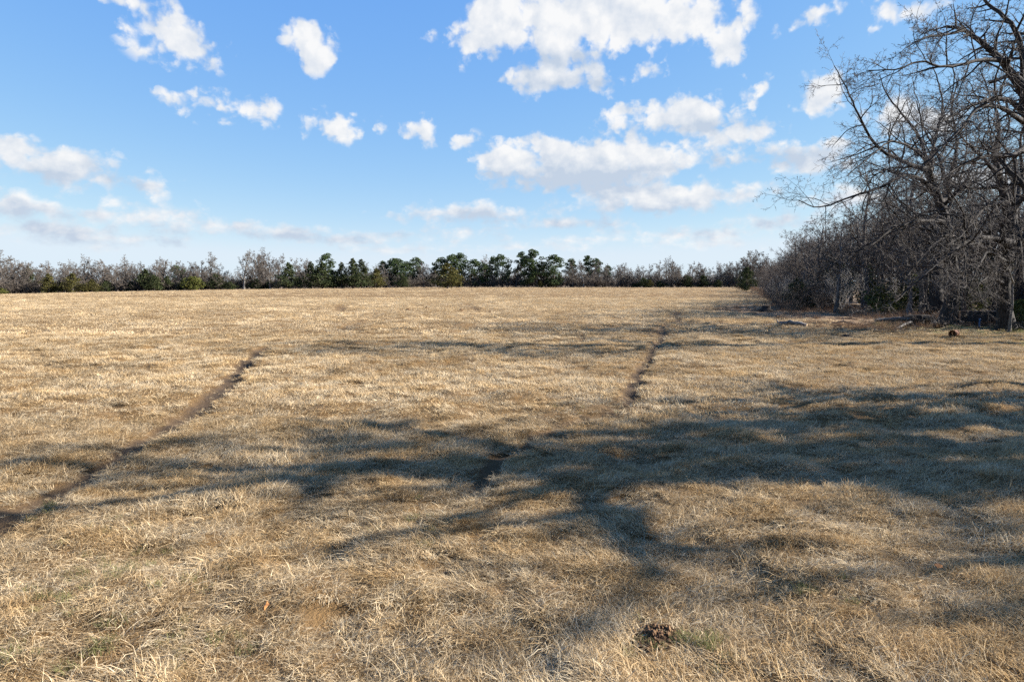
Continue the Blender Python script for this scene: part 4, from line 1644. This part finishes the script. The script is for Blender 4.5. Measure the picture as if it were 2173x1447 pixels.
hollow_drum('rusty_drum', 'rusty orange open ended drum lying on the green grass', 2024, 717, .17, .52, radians(40), M['rust'], 3, 'drum')
hollow_drum('steel_drum', 'small dark drum lying in the weeds behind the root mass', 1971, 672, .26, .55, radians(60), M['black_steel'], 4, 'drum')


def box(bm, c, s, rot=None):
    r = bmesh.ops.create_cube(bm, size=1)
    for v in r['verts']:
        v.co = Vector((v.co.x * s[0], v.co.y * s[1], v.co.z * s[2]))
        if rot is not None:
            v.co.rotate(rot)
        v.co += Vector(c)
    return r['verts']


def bm_obj(name, fn, mat, parent, bevel=0.006):
    bm = bmesh.new()
    fn(bm)
    if bevel:
        bmesh.ops.bevel(bm, geom=bm.edges[:], offset=bevel, segments=1, affect='EDGES')
    me = bpy.data.meshes.new(name)
    bm.to_mesh(me)
    bm.free()
    return link(name, me, mat, parent)


from mathutils import Euler
tx, ty, tz = on(2090, 690)
tk = empty('steel_trough', (tx, ty, tz), radians(-8))
tag(tk, 'black steel feed trough with a rusty tan end panel behind the forked oak', 'trough')
W, Dp, Hh = 2.45, 1.2, .62
bm_obj('front_panel', lambda bm: box(bm, (-.02, -Dp / 2, .26 + Hh / 2), (W - .1, .03, Hh)), M['black_steel'], tk)
bm_obj('back_panel', lambda bm: box(bm, (0, Dp / 2, .26 + Hh / 2), (W - .1, .03, Hh)), M['black_steel'], tk)
bm_obj('side_panel', lambda bm: box(bm, (-W / 2 + .03, 0, .26 + Hh / 2), (.03, Dp - .04, Hh - .004)), M['black_steel'], tk)
bm_obj('end_panel', lambda bm: box(bm, (W / 2 - .03, 0, .26 + Hh / 2), (.03, Dp - .04, Hh - .004)), M['rust_tan'], tk)['label'] = 'rusty tan end panel'
bm_obj('end_plate', lambda bm: box(bm, (W / 2 + .22, -Dp / 2 - .02, .26 + Hh / 2), (.52, .025, Hh - .02)), M['rust_tan'], tk)['label'] = 'rusty tan plate facing the field'
bm_obj('floor_plate', lambda bm: box(bm, (0, 0, .275), (W - .12, Dp - .06, .025)), M['black_steel'], tk)
for s_ in (-1, 1):
    bm_obj('top_rail', lambda bm: box(bm, (.1, s_ * (Dp / 2 + .005), .26 + Hh + .025), (W + .4, .07, .05)), M['rust_tan' if s_ > 0 else 'black_steel'], tk)
    bm_obj('skid', lambda bm: box(bm, (0, s_ * (Dp / 2 - .15), .03), (W + .2, .1, .1)), M['black_steel'], tk)
for x_ in (-.95, -.3, .35, 1.0):
    for s_ in (-1, 1):
        bm_obj('leg', lambda bm: box(bm, (x_, s_ * (Dp / 2 - .15), .17), (.08, .08, .18)), M['black_steel'], tk)
bm_obj('brace', lambda bm: box(bm, (W / 2 + .22, -Dp / 2 - .05, .26 + Hh / 2), (.05, .025, .72), Euler((0, radians(38), 0))), M['black_steel'], tk)

# plank pile and pipe by the trough
px_, py_, pz_ = on(2052, 688)
for k, (dx, dy, dz, L, rz, m) in enumerate([(0, 0, .06, 1.5, .1, 'board'), (.25, .1, .12, 1.3, -.15, 'deadwood'), (-.2, .05, .19, 1.1, .25, 'board'), (.1, -.25, .03, 1.2, -.3, 'board')]):
    e = bm_obj('plank', lambda bm: box(bm, (0, 0, 0), (L, .2, .045)), M[m], None)
    e.location = (px_ + dx, py_ + dy, pz_ + dz)
    e.rotation_euler = (radians(3), radians(-3 + 2 * k), rz)
    tag(e, ['weathered grey plank at the bottom of the heap by the trough', 'pale barky plank lying across the heap by the trough',
            'short plank on top of the heap by the trough', 'plank lying flat in front of the heap by the trough'][k], 'plank', 'planks by the trough')
bx_, by_, bz_ = on(2078, 694)
pe = empty('water_pipe', (bx_, by_, bz_))
tag(pe, 'upright blue water pipe standing in front of the steel trough', 'pipe')
link('pipe', tube_mesh('pipe', [([([(0, 0, -.1), (0, 0, .25), (.01, 0, .50)], [.045, .045, .045], 0)], 12)]), M['blue'], pe)
s_, c_ = tube_capped('cap', [(.01, 0, .49), (.01, 0, .55), (.012, 0, .585)], [.058, .058, .04], 12, 1, 0.0)
link('pipe_cap', s_, M['blue'], pe)
link('cap_top', c_, M['blue'], pe)

# ------------------------------------------------------------------ soil mounds and leaves
def clods(n, R, H, seed, c0, c1):
    r = np.random.default_rng(seed)
    ico = bmesh.new()
    bmesh.ops.create_icosphere(ico, subdivisions=1, radius=1)
    IV = np.array([v.co[:] for v in ico.verts])
    IF = np.array([[v.index for v in f.verts] for f in ico.faces])
    ico.free()
    VV, FF = [], []
    for i in range(n):
        a = r.uniform(0, 6.28)
        q = R * sqrt(r.uniform()) * 1.05
        z = H * max(0, 1 - (q / R) ** 1.6) + r.uniform(-.01, .02)
        s = c0 * (c1 / c0) ** (r.uniform() ** 2.2)
        V = IV * (1 + .34 * r.normal(0, 1, (len(IV), 1))) * s * r.uniform(.7, 1.2, (1, 3))
        VV.append(V + np.array([q * cos(a) * 1.15, q * sin(a) * .9, z]))
        FF.append(IF + i * len(IV))
    return np.concatenate(VV), np.concatenate(FF)


def dirt_mound(label, px, py, R, H, seed, n, group=None, c0=.035, c1=.12):
    x, y, z = on(px, py)
    e = empty('dirt_mound', (x, y, z - .01), seed)
    tag(e, label, 'mound', group)
    r = np.random.default_rng(seed)
    rings, sides = 7, 22
    V = []
    for i in range(rings):
        q = R * i / (rings - 1)
        for k in range(sides):
            a = 2 * pi * k / sides
            V.append((q * cos(a) * 1.1, q * sin(a) * .9, H * (1 - (i / (rings - 1)) ** 1.6) * (1 + .18 * r.normal()) - (.04 if i == rings - 1 else 0)))
    F = [(i * sides + k, i * sides + (k + 1) % sides, (i + 1) * sides + (k + 1) % sides, (i + 1) * sides + k) for i in range(rings - 1) for k in range(sides)]
    link('heap', mesh_np('heap', np.array(V), np.array(F), False), M['clod'], e)
    cv, cf = clods(n, R, H, seed, R * c0, R * c1)
    c = link('clods', mesh_np('clods', cv, cf, False), M['clod'], e)
    c['kind'] = 'stuff'


dirt_mound('fresh crumbly brown soil mound in the foreground grass', 1392, 1345, .24, .085, 1, 1100, None, .014, .10)
for k, (px, py, R) in enumerate([(866, 660, .30), (875, 659, .28), (978, 661, .30), (1040, 663, .35), (905, 656, .25)]):
    dirt_mound('tiny dark soil mound far out in the sunlit pasture', px, py, R, .2, 20 + k, 20, 'far soil mounds')
for k, (px, py) in enumerate([(565, 1309), (1990, 1232)]):
    x, y, z = on(px, py, .10)
    n = 9
    V = [(0, -.05, 0)] + [(.030 * sin(t * pi) * s, -.045 + .1 * t, .012 * (1 - abs(s)) + .008 * sin(6 * t)) for t in np.linspace(.1, .9, 5) for s in (-1, 0, 1)] + [(0, .06, .01)]
    F3 = [(0, 1, 2), (0, 2, 3), (13, 16, 14), (14, 16, 15)]
    F4 = [(1 + 3 * i + j, 4 + 3 * i + j, 5 + 3 * i + j, 2 + 3 * i + j) for i in range(4) for j in (0, 1)]
    o = link('fallen_leaf', mesh_np('leaf', np.array(V), [np.array(F3), np.array(F4)]), M['leaf_o'], None, (x, y, z))
    o.rotation_euler = (.3, -.4, k * 1.7)
    tag(o, 'single orange dead leaf caught in the foreground grass', 'leaf', 'orange leaves in the grass')
